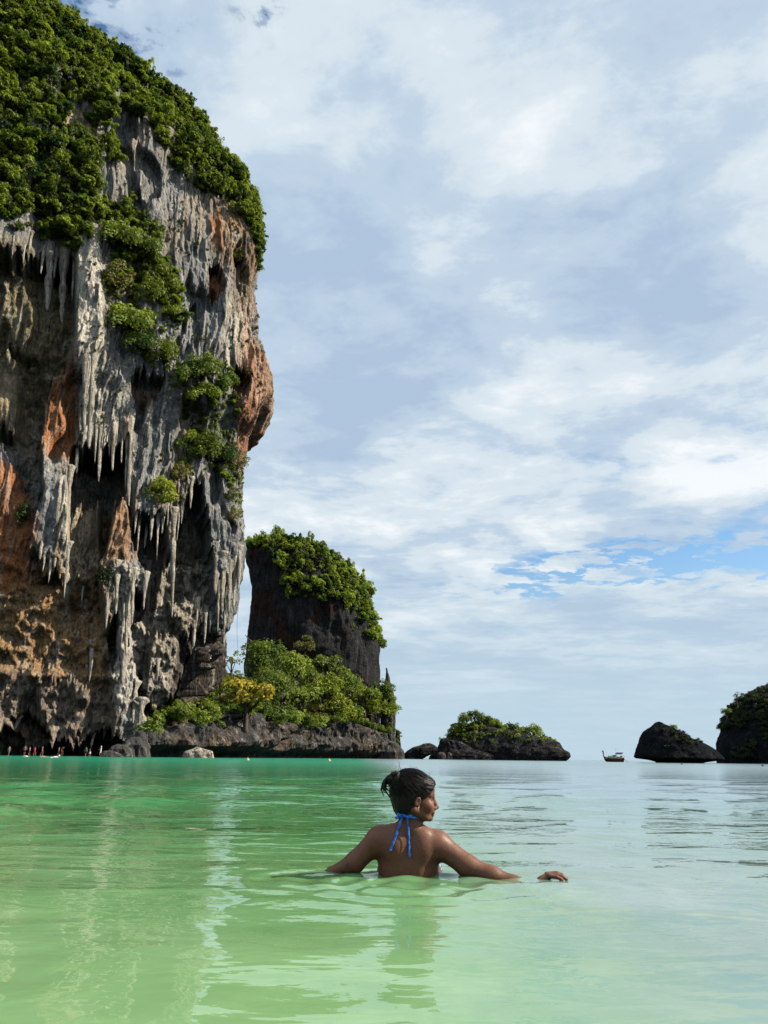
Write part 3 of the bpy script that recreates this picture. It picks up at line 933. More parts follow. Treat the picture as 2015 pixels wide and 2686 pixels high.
def scatter(name, pts, scales, coll, label, cat='vegetation', seed=0):
    """one mass of growth nobody could count: clumps instanced on points by geometry nodes"""
    me = bpy.data.meshes.new(name)
    me.vertices.add(len(pts)); me.vertices.foreach_set('co', np.ascontiguousarray(pts, np.float32).ravel())
    a = me.attributes.new('size', 'FLOAT', 'POINT')
    a.data.foreach_set('value', np.ascontiguousarray(scales, np.float32))
    me.update()
    o = obj(name, me)
    ng = bpy.data.node_groups.new(name, 'GeometryNodeTree')
    ng.interface.new_socket('Geometry', in_out='INPUT', socket_type='NodeSocketGeometry')
    ng.interface.new_socket('Geometry', in_out='OUTPUT', socket_type='NodeSocketGeometry')
    nd = ng.nodes; ln = ng.links
    gi = nd.new('NodeGroupInput'); go = nd.new('NodeGroupOutput')
    m2p = nd.new('GeometryNodeMeshToPoints')
    ci = nd.new('GeometryNodeCollectionInfo'); ci.inputs[0].default_value = coll
    ci.inputs['Separate Children'].default_value = True; ci.inputs['Reset Children'].default_value = True
    ip = nd.new('GeometryNodeInstanceOnPoints')
    ip.inputs['Pick Instance'].default_value = True
    at_ = nd.new('GeometryNodeInputNamedAttribute'); at_.data_type = 'FLOAT'; at_.inputs[0].default_value = 'size'
    rv = nd.new('FunctionNodeRandomValue'); rv.data_type = 'FLOAT_VECTOR'
    rv.inputs[0].default_value = (-0.25, -0.25, 0.0); rv.inputs[1].default_value = (0.25, 0.25, 6.283)
    rv.inputs['Seed'].default_value = seed
    ln.new(gi.outputs[0], m2p.inputs[0]); ln.new(m2p.outputs[0], ip.inputs['Points'])
    ln.new(ci.outputs[0], ip.inputs['Instance']); ln.new(rv.outputs[0], ip.inputs['Rotation'])
    ln.new(at_.outputs[0], ip.inputs['Scale']); ln.new(ip.outputs[0], go.inputs[0])
    md = o.modifiers.new('scatter', 'NODES'); md.node_group = ng
    tag(o, label, cat, kind='stuff')
    return o


def pick(mask, n, seed, weights=None):
    idx = np.nonzero(mask)[0]
    if weights is not None and len(idx) > n:
        w = weights[idx] / weights[idx].sum()
        return np.random.default_rng(seed).choice(idx, size=n, replace=False, p=w)
    rg = np.random.default_rng(seed)
    if len(idx) == 0:
        return idx
    return rg.choice(idx, size=min(n, len(idx)), replace=False)


# ---- growth on the cliff
JA = [(-300, -500), (1000, -500), (1000, 640), (680, 640), (668, 690), (655, 600), (610, 545), (560, 520), (500, 490), (445, 420), (400, 340), (345, 305),
      (311, 285), (305, 330), (312, 400), (285, 500), (272, 560), (232, 598), (212, 640), (190, 650), (140, 628), (100, 622), (60, 598), (0, 575), (-300, 560)]
JB = [(660, 590), (720, 590), (720, 790), (672, 800), (664, 700)]
JC = [(275, 520), (330, 500), (360, 560), (420, 600), (430, 700), (470, 760), (470, 830), (440, 830), (400, 770), (330, 745), (255, 765), (250, 725), (300, 690), (290, 610)]
HOLE = [(178, 275), (235, 262), (255, 300), (245, 350), (190, 350)]
HOLE2 = [(300, 400), (260, 440), (262, 520), (285, 545), (300, 500)]


def cliff_growth():
    nz = vnoise(_flat[:, 0] * 0.25, _flat[:, 1] * 0.25, _flat[:, 2] * 0.25, 71)
    nz2 = fbm(_flat[:, 0] * 0.12, _flat[:, 1] * 0.12, _flat[:, 2] * 0.10, 4, 72, 0.6)
    qx = CPX + 14 * nz + 46 * nz2; qy = CPY + 18 * nz + 60 * nz2
    mA = (poly_sd(qx, qy, JA) > 0) & ~(poly_sd(qx, qy, HOLE) > 0) & ~(poly_sd(qx, qy, HOLE2) > 0)
    mB = poly_sd(qx, qy, JB) > 0
    mC = poly_sd(qx, qy, JC) > 0
    vis = (CPX > -120) & (CPY > -160)
    # thin the regular mesh so that nothing lines up with its rows
    rg = np.random.default_rng(11)
    wt = (np.abs(np.gradient(_flat.reshape(CV.shape)[..., 0], axis=1)) + 0.02) * np.abs(np.gradient(CV[..., 2], axis=0))
    wt = np.clip(wt, 0, 1).ravel()
    i1 = pick(mA & vis, 4600, 1, wt)
    i2 = pick(mB & vis, 190, 2)
    i3 = pick(mC & vis, 420, 3)
    idx = np.concatenate([i1, i2, i3])
    P = _flat[idx].copy()
    s = 0.75 + 1.75 * rg.random(len(idx)) ** 1.8
    s[len(i1):] *= 0.72
    P[:, 0] += 0.35 * s; P[:, 1] -= 0.75 * s; P[:, 2] += 0.2 * s
    P += rg.normal(size=P.shape) * 0.4
    scatter('cliff_jungle', P, s, P_JUNGLE, 'dense green jungle clinging to the top and upper face of the big cliff', seed=4)
    JF = [[(255, 700), (400, 640), (470, 770), (430, 960), (330, 920), (300, 800)], [(430, 960), (540, 935), (620, 1000), (628, 1090), (520, 1075), (440, 1020)],
          [(455, 1165), (560, 1140), (645, 1190), (645, 1260), (622, 1380), (590, 1340), (585, 1240), (500, 1235), (440, 1275)], [(390, 1275), (450, 1270), (455, 1330), (400, 1335)],
          [(480, 1060), (560, 1070), (600, 1150), (560, 1150), (500, 1120)]]
    mF = np.zeros(len(_flat), bool)
    for pl in JF:
        mF |= poly_sd(qx, qy, pl) > -6
    i6 = pick(mF & (nz > -0.25) & (CD.ravel() > -4), 520, 15)
    P = _flat[i6].copy(); s = 0.35 + 0.9 * rg.random(len(i6)) ** 1.6
    P[:, 1] -= 0.5 * s; P[:, 0] += 0.25 * s
    scatter('cliff_creepers', P, s, P_JUNGLE, 'green creepers trailing between the bushes down the cliff face', seed=14)
    wall = (CPY > 330) & (CPY < 1420) & (CPX > 215) & (CPX < 690) & (nz > 0.05) & (CD.ravel() > -3)
    i4 = pick(wall, 330, 5)
    low = (CPY > 640) & (CPY < 1900) & (CPX > -20) & (CPX < 640) & (nz > 0.35)
    i5 = pick(low, 60, 6)
    idx = np.concatenate([i4, i5])
    P = _flat[idx].copy(); s = rg.uniform(0.25, 0.75, len(idx))
    P[:, 1] -= 0.4 * s; P[:, 0] += 0.2 * s
    scatter('cliff_tufts', P, s, P_OLIVE, 'small olive tufts of grass dotted over the bare rock of the big cliff', 'grass', seed=5)


cliff_growth()


def tree_parts(seed, mat, r=1.0, flat=1.0, trunk=1.5, leaf=0.1, lobes=16, per=110, sparse=False, lobe_r=(0.22, 0.4)):
    """a tree of crown radius 1 with its base at the origin: (trunk mesh, crown mesh)"""
    rg = np.random.default_rng(seed)
    top = np.array([0, 0, trunk])
    parts = []
    bend = rg.normal(size=2) * 0.12
    pts = [np.array([bend[0] * t * t, bend[1] * t * t, trunk * t * 1.05]) for t in np.linspace(0, 1, 7)]
    parts.append(tube(pts, np.linspace(0.085, 0.035, 7), 7, 0.1, True, seed))
    lim = []
    for i in range(7):
        a = i * 2.4 + rg.uniform(-0.4, 0.4)
        base = pts[3 + i % 4]
        tip = np.array([math.cos(a) * rg.uniform(0.4, 0.8), math.sin(a) * rg.uniform(0.4, 0.8), trunk + rg.uniform(-0.2, 0.6) * flat])
        mid = (base + tip) / 2 + np.array([0, 0, 0.12])
        parts.append(tube([base, mid, tip], [0.032, 0.022, 0.010], 5, 0.1, True, seed + i))
        lim.append(tip)
    V, F = join(parts)
    tm = quads_to_mesh('trunk', V, F); tm.materials.append(M_BARK)
    C, Nn = crown_points(rg, lobes, per, (1, 1, flat), lobe_r, 0.55 if sparse else 0.75)
    V, F = leaf_quads(C + top, Nn, leaf, rg)
    cm = mesh_np('crown', V, F, smooth=False); cm.materials.append(mat)
    return tm, cm


TREE_KIND = {
    'round': tree_parts(401, L_TREE, flat=1.0, leaf=0.12, lobes=18, per=90),
    'tall': tree_parts(402, L_TREE, flat=1.25, leaf=0.11, lobes=20, per=90),
    'bushy': tree_parts(403, L_TREE, flat=0.85, leaf=0.13, lobes=15, per=90, trunk=1.0),
    'lime': tree_parts(404, L_LIME, flat=0.95, leaf=0.12, lobes=18, per=90, trunk=1.2),
    'lime2': tree_parts(405, L_LIME, flat=1.05, leaf=0.12, lobes=16, per=90, trunk=1.2),
    'yellow': tree_parts(406, L_YELL, flat=0.62, leaf=0.13, lobes=16, per=70, trunk=1.1, lobe_r=(0.2, 0.34)),
    'feather': tree_parts(407, L_LIME, flat=0.95, leaf=0.13, lobes=10, per=30, trunk=1.5, sparse=True, lobe_r=(0.15, 0.28)),
    'olive': tree_parts(408, L_OLIVE, flat=0.9, leaf=0.12, lobes=16, per=80, trunk=1.0),
    'dome': tree_parts(409, L_TREE, flat=0.8, leaf=0.10, lobes=24, per=80, trunk=1.0, lobe_r=(0.16, 0.3)),
    'dark': tree_parts(410, L_JUNGLE, flat=0.9, leaf=0.13, lobes=14, per=70, trunk=1.1),
    'scrub': tree_parts(411, L_JUNGLE, flat=0.7, leaf=0.16, lobes=12, per=60, trunk=0.8),
    'wisp': tree_parts(412, L_JUNGLE, flat=1.1, leaf=0.14, lobes=6, per=14, trunk=1.6, sparse=True, lobe_r=(0.12, 0.22)),
    'vine': tree_parts(413, L_DARK, flat=2.4, leaf=0.2, lobes=16, per=50, trunk=0.6, lobe_r=(0.3, 0.5)),
}
TRUNK_LEN = {'round': 1.5, 'tall': 1.5, 'bushy': 1.0, 'lime': 1.2, 'lime2': 1.2, 'yellow': 1.1, 'feather': 1.5, 'olive': 1.0, 'dome': 1.0, 'dark': 1.1, 'scrub': 0.8, 'wisp': 1.6, 'vine': 0.6}


def tree(name, kind, crown, rad, label, group, cat='tree', seed=0, up=None):
    """place a tree so that its crown sits at `crown`; the trunk runs down to the ground below it"""
    tm, cm = TREE_KIND[kind]
    base = np.array(crown, float) - np.array([0, 0, TRUNK_LEN[kind] * rad])
    root = obj(name, None, loc=base.tolist())
    root.empty_display_size = 0.2
    rg = random.Random(seed)
    root.rotation_euler = (rg.uniform(-0.08, 0.08), rg.uniform(-0.08, 0.08), rg.uniform(0, 6.28))
    rad *= 1.45
    if up is None:
        base = np.array(crown, float) - np.array([0, 0, TRUNK_LEN[kind] * rad])
    else:                                   # rooted in a wall: the stem comes out of the rock
        base = np.array(crown, float) - np.array(up) * TRUNK_LEN[kind] * rad
        root.rotation_euler = (Vector(up).to_track_quat('Z', 'Y')).to_euler()
    root.location = base.tolist()
    root.scale = (rad, rad, rad)
    obj('trunk', tm, None, root)
    obj('crown', cm, None, root)
    tag(root, label, cat, group)
    return root


def bush_on_cliff(kind, px, py, rpx, label, seed, name='cliff_bush'):
    P = cliff_at(px, py)
    r = rpx * np.linalg.norm(P - CAMP) / FPX * 1.12
    c = P + np.array([0.12 * r, -0.35 * r, 0.05 * r])
    rg = random.Random(seed)
    u = Vector((0.25 + rg.uniform(-0.2, 0.2), -0.75, 0.6)).normalized() if kind != 'vine' else None
    tree(name, kind, c, r, label, 'bushes on the cliff face', 'bush', seed, up=None if u is None else tuple(u))


for _i, (k, x, y, r, lb) in enumerate((
    ('bushy', 353, 852, 44, 'large round green bush halfway up the cliff, right of the white stalactite curtain'),
    ('bushy', 372, 905, 34, 'green bush directly under the large round bush halfway up the cliff'),
    ('lime2', 435, 930, 26, 'light green bush just below and right of the large round cliff bush'),
    ('dark', 482, 985, 36, 'left bush of the dark green row crossing the cliff above the orange bulge'),
    ('dome', 535, 970, 40, 'topmost bush in the dark green row crossing the cliff at mid height'),
    ('dark', 590, 1015, 34, 'right bush of the dark green row beside the small cave in the bulge'),
    ('bushy', 550, 1035, 30, 'low middle bush under the dark green row on the cliff'),
    ('dark', 500, 1040, 24, 'small dark bush hanging below the left end of the dark green row'),
    ('lime', 500, 1178, 28, 'left bush of the lower green row on the cliff, above the dark slot'),
    ('lime2', 545, 1172, 32, 'bright green bush in the middle of the lower row on the cliff'),
    ('bushy', 590, 1195, 30, 'right of middle bush in the lower green row on the cliff'),
    ('olive', 622, 1220, 24, 'olive bush at the cliff edge, right end of the lower row'),
    ('olive', 470, 1243, 22, 'small olive bush left of the dark slot in the cliff'),
    ('lime', 424, 1302, 30, 'bright yellowish bush over the long dark stalactite fringe'),
    ('olive', 606, 1300, 17, 'narrow olive bush high on the right cliff edge above the hanging stalactites'),
    ('olive', 612, 1352, 15, 'lower of two narrow olive bushes on the right cliff edge'),
    ('bushy', 330, 635, 40, 'green bush at the top of the growth running down the cliff face'),
    ('bushy', 385, 655, 34, 'green bush right of the top of the growth running down the cliff face'),
    ('lime', 425, 745, 30, 'sunlit bush in the growth running down the cliff, at its right side'),
    ('olive', 300, 740, 34, 'yellowish bush right of the white stalactites under the jungle'),
    ('lime2', 395, 775, 28, 'sunlit bush at the foot of the growth running down the cliff'),
    ('bushy', 452, 820, 22, 'small bush at the lower right end of the growth running down the cliff'),
    ('olive', 622, 676, 16, 'lone olive bush near the right cliff edge under the jungle'),
    ('vine', 271, 1520, 15, 'dark green hanging vine beside the central stalactite column'),
    ('vine', 296, 1690, 17, 'dark vine in the shade below the central stalactite column'),
    ('vine', 366, 1800, 14, 'green vine hanging on the pale rock column near the foot of the cliff'),
    ('vine', 60, 1360, 16, 'dark green plant between the orange rock and the left stalactite column'),
)):
    bush_on_cliff(k, x, y, r, lb, 500 + _i, 'hanging_vine' if k == 'vine' else 'cliff_bush')

for _i, (k, x, y, r, lb) in enumerate((
    ('dark', 30, 38, 26, 'dark tree on the skyline at the far left corner of the cliff top'),
    ('dark', 72, 78, 22, 'second tree from the left on the cliff skyline'),
    ('dark', 152, 112, 26, 'small dark tree standing alone on the skyline left of the biggest skyline tree'),
    ('dome', 236, 132, 42, 'biggest dark tree on the skyline of the cliff top'),
    ('wisp', 280, 118, 18, 'thin wispy tree right of the biggest skyline tree'),
    ('dark', 322, 172, 22, 'skyline tree just right of the wispy one on the cliff top'),
    ('dark', 400, 220, 20, 'skyline tree halfway down the cliff top ridge'),
    ('dark', 500, 305, 22, 'skyline tree on the lower ridge above the bare grey rock'),
    ('wisp', 578, 368, 14, 'wispy bare tree on the lower right ridge of the cliff'),
    ('dark', 662, 512, 22, 'dark tree at the right end of the cliff top ridge'),
    ('wisp', 684, 540, 12, 'tiny wispy tree sticking out at the right cliff edge'),
    ('dark', 670, 640, 16, 'dark bush overhanging the right cliff edge under the jungle'),
    ('dark', 668, 700, 16, 'middle dark bush overhanging the right cliff edge'),
    ('dark', 660, 752, 17, 'lowest dark bush overhanging the right cliff edge'),
)):
    P = at(x, y, 166.0)
    r_ = r * np.linalg.norm(P - CAMP) / FPX / 1.15
    tree('cliff_top_tree', k, P, r_, lb, 'trees on the cliff skyline', 'tree', 560 + _i)


# ---------------------------------------------------------------- rocks standing in the sea
def loft_rock(name, rows, Y, depth, mat, seed, amp=1.0, nphi=150, step=0.35, power=2.4, freq=0.12, yshift=None):
    """a rock whose left and right edges follow `rows` of (py, left px, right px); real depth front to back"""
    L = np.array([at(xl, y, Y) for y, xl, xr in rows]); Rr = np.array([at(xr, y, Y) for y, xl, xr in rows])
    z = (L[:, 2] + Rr[:, 2]) / 2
    o = np.argsort(z)
    z, xl, xr = z[o], L[o, 0], Rr[o, 0]
    zz = np.arange(min(z[0], -1.0), z[-1], step)
    XL = np.interp(zz, z, xl); XR = np.interp(zz, z, xr)
    # round the summit
    capn = 6
    hw = (XR - XL) / 2; cx = (XR + XL) / 2
    dep = depth * np.clip(hw / hw.max(), 0.12, 1) ** 0.7
    ph = np.linspace(0, 2 * math.pi, nphi, endpoint=False)
    c, s = np.cos(ph), np.sin(ph)
    ex = np.sign(c) * np.abs(c) ** (2 / power); ey = np.sign(s) * np.abs(s) ** (2 / power)
    X = cx[:, None] + hw[:, None] * ex[None]; Yy = Y + dep[:, None] * ey[None]
    if yshift is not None:
        Yy = Yy + yshift(zz)[:, None]
    Z = np.broadcast_to(zz[:, None], X.shape).copy()
    n3 = fbm(X * freq, Yy * freq, Z * freq * 0.8, 5, seed, 0.55) + 0.5 * ridged(X * freq * 2.3, Yy * freq * 2.3, Z * freq * 0.5, 3, seed + 7)
    d = amp * n3 * np.clip(hw / (amp * 3 + 0.01), 0.1, 1)[:, None] - 0.2 * amp
    X = X + d * ex[None] * 0.8; Yy = Yy + d * ey[None] * 1.6
    V = np.stack([X, Yy, Z], -1)
    top = V[-1]; rings = []
    tc = top.mean(0)
    for i in range(1, capn + 1):
        f = 1 - i / capn
        rg = tc + (top - tc) * f
        rg[:, 2] += 0.25 * (1 - f * f) * hw[-1] + 0.35 * amp * fbm(rg[:, 0] * freq * 2, rg[:, 1] * freq * 2, 0 * rg[:, 0], 3, seed)
        rings.append(rg)
    V = np.concatenate([V.reshape(-1, 3)] + rings)
    F = grid_faces(len(zz) + capn, nphi, True)
    me = mesh_np(name, V, F)
    me.materials.append(mat)
    return me, V


def mesh_normals(me):
    n = np.zeros(len(me.vertices) * 3, np.float32)
    me.vertices.foreach_get('normal', n)
    return n.reshape(-1, 3)


# the tall stack behind the headland
ST_ROWS = [(1440, 690, 770), (1447, 664, 815), (1458, 650, 848), (1482, 648, 885), (1503, 656, 914), (1523, 660, 935), (1549, 664, 958), (1590, 662, 966),
           (1620, 661, 972), (1658, 655, 984), (1700, 651, 996), (1720, 650, 994), (1770, 650, 992), (1850, 650, 998), (1990, 650, 1000)]
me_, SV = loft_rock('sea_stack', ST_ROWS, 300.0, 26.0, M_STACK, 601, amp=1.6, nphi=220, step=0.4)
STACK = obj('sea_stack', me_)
tag(STACK, 'tall dark limestone stack behind the green headland, its top overgrown', 'rock')
_sx, _sy = proj(SV); _sn = mesh_normals(me_)
ST_GREEN = [(553 + 95, 1440), (682, 1405), (782, 1405), (868, 1450), (941, 1500), (975, 1545), (990, 1630), (1010, 1680), (1020, 1715), (985, 1700), (958, 1635), (898, 1600), (832, 1580), (765, 1575), (736, 1530), (722, 1466), (689, 1446)]
_nz = vnoise(SV[:, 0] * 0.2, SV[:, 1] * 0.2, SV[:, 2] * 0.2, 73)
_m = ((poly_sd(_sx + 14 * _nz, _sy + 14 * _nz, ST_GREEN) > 0) | (_sn[:, 2] > 0.5)) & (SV[:, 2] > 20)
_ix = pick(_m, 950, 8)
_P = SV[_ix] + _sn[_ix] * 0.9; _s = 0.9 + 3.2 * np.random.default_rng(9).random(len(_ix)) ** 2.2
_P[:, 2] += 0.3 * _s
scatter('stack_jungle', _P, _s, P_JUNGLE, 'green shrubs and small trees covering the top of the tall dark stack', seed=7)
for _i, (k, x, y, r, lb) in enumerate((
    ('wisp', 690, 1402, 16, 'thin leafless sapling at the left end of the stack top'),
    ('wisp', 704, 1408, 12, 'short wispy sapling beside the thin one on the stack top'),
    ('round', 782, 1432, 22, 'roundest tree standing out on the stack skyline'),
    ('round', 822, 1440, 20, 'tree right of the roundest one on the stack skyline'),
    ('lime', 735, 1430, 20, 'light green tree left of the middle of the stack skyline'),
    ('dark', 748, 1415, 9, 'small dark bush poking above the stack skyline'))):
    P = at(x, y, 296.0)
    tree('stack_tree', k, P, r * np.linalg.norm(P - CAMP) / FPX, lb, 'trees on the stack top', 'tree', 620 + _i)

# needle and its pale foot at the end of the headland
me_, _v = loft_rock('rock_needle', [(1752, 1010, 1017), (1760, 1011, 1019), (1780, 1010, 1024), (1800, 1006, 1027), (1815, 1004, 1032), (1840, 996, 1036), (1900, 999, 1037), (1950, 997, 1038), (1992, 993, 1042)],
                    283.0, 3.2, M_SHORE, 641, amp=1.3, nphi=80, step=0.2, freq=0.28)
tag(obj('rock_needle', me_), 'slender pointed rock needle with a pale foot at the end of the headland', 'rock')
me_, _v = loft_rock('boulder', [(1916, 1038, 1048), (1935, 1036, 1050), (1960, 1035, 1053), (1992, 1032, 1058)], 288.0, 2.0, M_STACK, 642, amp=0.4, nphi=60, step=0.25, freq=0.4)
tag(obj('boulder', me_), 'dark square-topped rock in the water just right of the needle', 'rock')
me_, _v = loft_rock('boulder', [(1948, 1000, 1040), (1960, 985, 1052), (1972, 980, 1060), (1992, 978, 1062)], 279.0, 4.0, M_SHORE, 643, amp=0.5, nphi=80, step=0.25, freq=0.35)
tag(obj('boulder', me_), 'low rock at the waterline in front of the needle', 'rock')


# ---------------------------------------------------------------- the green headland
HF = [(360, 146, 1.5, 0.1), (389, 149, 3.6, 0.2), (449, 153, 5.2, 0.55), (510, 158, 6.4, 0.8), (619, 172, 8.0, 0.95), (662, 182, 9.6, 0.95), (740, 200, 9.0, 1.0),
      (814, 236, 9.5, 1.0), (901, 250, 11.0, 0.9), (961, 262, 10.5, 0.7), (1000, 274, 9.0, 0.5), (1030, 284, 6.0, 0.25), (1040, 292, 2.0, 0.05)]


def build_headland():
    q = np.array(HF, float)
    base = np.array([at(x, 1986, y)[:2] * 1.0 for x, y, h, g in HF])
    base[:, 1] = q[:, 1]
    d = np.concatenate([[0], np.cumsum(np.hypot(*np.diff(base, axis=0).T))])
    s = np.arange(0, d[-1], 0.22)
    bx = np.interp(s, d, base[:, 0]); by = np.interp(s, d, base[:, 1]); h = np.maximum(np.interp(s, d, q[:, 2]) + 2.6 * fbm(s * 0.11, 0 * s, 0 * s, 4, 89, 0.6), 1.5); g = np.interp(s, d, q[:, 3])
    # inward direction: away from the viewer, square to the shore
    tx, ty = np.gradient(bx), np.gradient(by); l = np.hypot(tx, ty); ix, iy = -ty / l, tx / l
    prof = [(4.0, -1.0), (4.2, 0.3), (3.6, 0.9), (2.0, 1.5), (0.6, 2.1)]
    body = [(0.6 - 0.6 * t, 2.1, t) for t in np.linspace(0.06, 1, 34)]
    cols_in = []; cols_z = []; rocky = []
    for a, z in prof:
        cols_in.append(np.full_like(s, a)); cols_z.append(np.full_like(s, z)); rocky.append(0.5)
    for a, z0, t in body:
        cols_in.append(np.full_like(s, a) + 1.2 * t * t); cols_z.append(2.1 + (np.maximum(h, 2.3) - 2.1) * t); rocky.append(1.0)
    for a, dz in ((2.5, 0.6), (5, 1.8), (9, 4.2), (14, 7.0), (20, 10.0), (28, 13.0), (40, 15), (55, 12), (70, 2), (72, -2)):
        cols_in.append(np.full_like(s, a)); cols_z.append(h + dz * g); rocky.append(0.4)
    I = np.stack(cols_in); Z = np.stack(cols_z); rk = np.array(rocky)[:, None]
    S = np.broadcast_to(s, I.shape)
    n = 2.6 * ridged(S * 0.11, Z * 0.14, 0 * S, 3, 81) + 2.0 * fbm(S * 0.32, Z * 0.28, 0 * S, 4, 83) + 0.8 * ridged(S * 0.8, Z * 0.22, 0 * S, 2, 85) - 3.5 * sstep(0.15, 0.5, fbm(S * 0.07, Z * 0.12, 0 * S + 4, 3, 88))
    I = I - rk * n
    X = bx + ix * I; Y = by + iy * I
    Z = Z + (1 - rk) * 1.0 * fbm(X * 0.15, Y * 0.15, 0 * X, 3, 87)
    V = np.stack([X, Y, Z], -1)
    F = grid_faces(V.shape[0], V.shape[1])[:, ::-1]
    me = mesh_np('headland', V.reshape(-1, 3), F)
    me.materials.append(M_SHORE)
    o = obj('headland', me)
    tag(o, 'low rocky headland with an undercut waterline, covered in green trees', 'headland', kind='structure')
    return V


HV = build_headland()
_hv = HV[-11:-2].reshape(-1, 3)
_ix = pick(np.ones(len(_hv), bool), 900, 12)
_P = _hv[_ix].copy(); _rg = np.random.default_rng(13); _s = _rg.uniform(1.0, 2.8, len(_ix)); _P[:, 2] += 0.6 * _s
_P += _rg.normal(size=_P.shape) * np.array([2.0, 2.0, 0.2])
scatter('headland_shrubs', _P, _s, P_SHRUB, 'low green shrubs between the trees and along the rim of the headland', seed=8)

for _i, (k, x, y, r, Y, lb) in enumerate((
    ('feather', 612, 1738, 26, 203, 'thin feathery light green tree leaning beside the foot of the cliff'),
    ('tall', 690, 1735, 56, 238, 'tallest dense green tree on the headland, in front of the dark stack'),
    ('olive', 797, 1697, 24, 248, 'slim pale tree rising highest above the middle of the headland'),
    ('round', 772, 1752, 42, 240, 'round tree directly right of the tallest headland tree'),
    ('dome', 855, 1752, 46, 252, 'dark domed tree on the headland against the stack'),
    ('yellow', 650, 1822, 62, 199, 'bright yellow leaved tree on the left of the headland'),
    ('feather', 582, 1795, 26, 200, 'small pale tree left of the yellow tree'),
    ('round', 740, 1812, 48, 224, 'large green tree right of the yellow tree'),
    ('bushy', 792, 1836, 46, 230, 'wide green tree in the centre of the headland'),
    ('lime', 850, 1822, 42, 240, 'lime green tree right of the centre of the headland'),
    ('lime2', 884, 1862, 36, 242, 'lime green bushy tree low above the pale rock of the headland'),
    ('round', 912, 1800, 40, 253, 'green tree below the right side of the stack'),
    ('round', 962, 1828, 36, 262, 'green tree under the right edge of the stack'),
    ('lime', 988, 1868, 42, 266, 'yellowish green tree at the right end of the headland'),
    ('bushy', 1018, 1838, 24, 274, 'small tree growing beside the rock needle'),
    ('bushy', 698, 1884, 36, 213, 'light green bushy tree below the yellow tree, over the pale rock rib'),
    ('bushy', 628, 1878, 30, 205, 'low green tree under the left of the yellow tree'),
    ('round', 556, 1868, 30, 196, 'green tree at the left end of the headland'),
    ('bushy', 514, 1888, 24, 189, 'low bush second from the left end of the headland'),
    ('scrub', 470, 1903, 20, 183, 'leftmost low bush on the headland, near the dark arch'),
    ('dark', 757, 1893, 34, 224, 'dark bush overhanging the black hollow in the headland'),
    ('olive', 832, 1893, 34, 237, 'greyish olive bush hanging over the rock right of the black hollow'),
    ('bushy', 926, 1880, 32, 251, 'bush above the pale striped rock of the headland'),
    ('round', 1000, 1812, 30, 270, 'green tree in the gap between the stack and the rock needle'),
    ('bushy', 1028, 1862, 22, 276, 'bush hanging on the pale foot of the rock needle'),
    ('round', 716, 1780, 36, 230, 'green tree under the tallest headland tree'),
    ('round', 820, 1785, 34, 243, 'green tree under the dark domed one'),
)):
    P = at(x, y, Y + 5.0 - np.interp(x, [360, 449, 510, 619, 662, 740, 814], [22, 25, 28, 31, 27, 21, 0]))
    tree('headland_tree', k, P, r * np.linalg.norm(P - CAMP) / FPX, lb, 'trees on the headland', 'tree', 660 + _i)

# boulders at the foot of the cliff and headland
for _i, (rows, Y, dp, mt, lb) in enumerate((
    ([(1964, 505, 535), (1969, 492, 552), (1976, 484, 560), (1988, 480, 563)], 150, 2.0, M_PALE, 'flat pale boulder at the waterline left of the headland'),
    ([(1935, 345, 372), (1945, 330, 382), (1958, 318, 386), (1985, 300, 386)], 141, 3.0, M_SHORE, 'tall brown boulder at the foot of the cliff beside the beach'),
    ([(1955, 300, 330), (1965, 290, 350), (1988, 284, 352)], 138, 2.2, M_SHORE, 'low brown boulder left of the tall one at the foot of the cliff'),
    ([(1974, 270, 310), (1988, 262, 330)], 135, 1.5, M_SHORE, 'flat dark stone in front of the brown boulders'),
    ([(1918, 352, 378), (1930, 350, 384), (1950, 348, 386)], 142, 1.6, M_SHORE, 'rounded rock perched on top of the tall brown boulder'),
)):
    me_, _v = loft_rock('boulder', rows, Y, dp, mt, 690 + _i, amp=0.8, nphi=80, step=0.12, freq=0.45, power=3.0)
    tag(obj('boulder', me_), lb, 'rock')


# ---------------------------------------------------------------- islets on the right
def islet(name, rows, Y, depth, mat, seed, label, amp=1.2, **kw):
    me, V = loft_rock(name, rows, Y, depth, mat, seed, amp=amp, **kw)
    tag(obj(name, me), label, 'rock')
    return me, V


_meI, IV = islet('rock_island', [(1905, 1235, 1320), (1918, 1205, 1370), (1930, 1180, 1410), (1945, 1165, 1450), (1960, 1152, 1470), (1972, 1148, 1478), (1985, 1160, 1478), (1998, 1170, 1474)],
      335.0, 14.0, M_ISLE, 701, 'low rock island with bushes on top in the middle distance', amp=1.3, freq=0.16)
islet('boulder', [(1938, 1158, 1172), (1945, 1152, 1208), (1955, 1150, 1228), (1965, 1147, 1246), (1975, 1140, 1290), (1982, 1130, 1304), (1993, 1124, 1300)], 324.0, 5.0, M_ISLE, 702,
      'broad sloping boulder at the left front of the bushy rock island', amp=0.7, nphi=90, step=0.25, freq=0.35)
islet('boulder', [(1948, 1442, 1468), (1958, 1376, 1473), (1966, 1356, 1480), (1972, 1348, 1494), (1984, 1342, 1497), (1990, 1340, 1490), (1998, 1340, 1478)], 326.0, 5.0, M_ISLE, 703,
      'long dark slab at the right end of the bushy rock island', amp=0.7, nphi=90, step=0.25, freq=0.35)
islet('boulder', [(1945, 1352, 1366), (1950, 1349, 1373), (1957, 1348, 1374), (1966, 1345, 1376)], 325.0, 1.6, M_PALE, 704, 'pale square stone lying on the middle of the rock island', amp=0.25, nphi=40, step=0.15, freq=0.6)
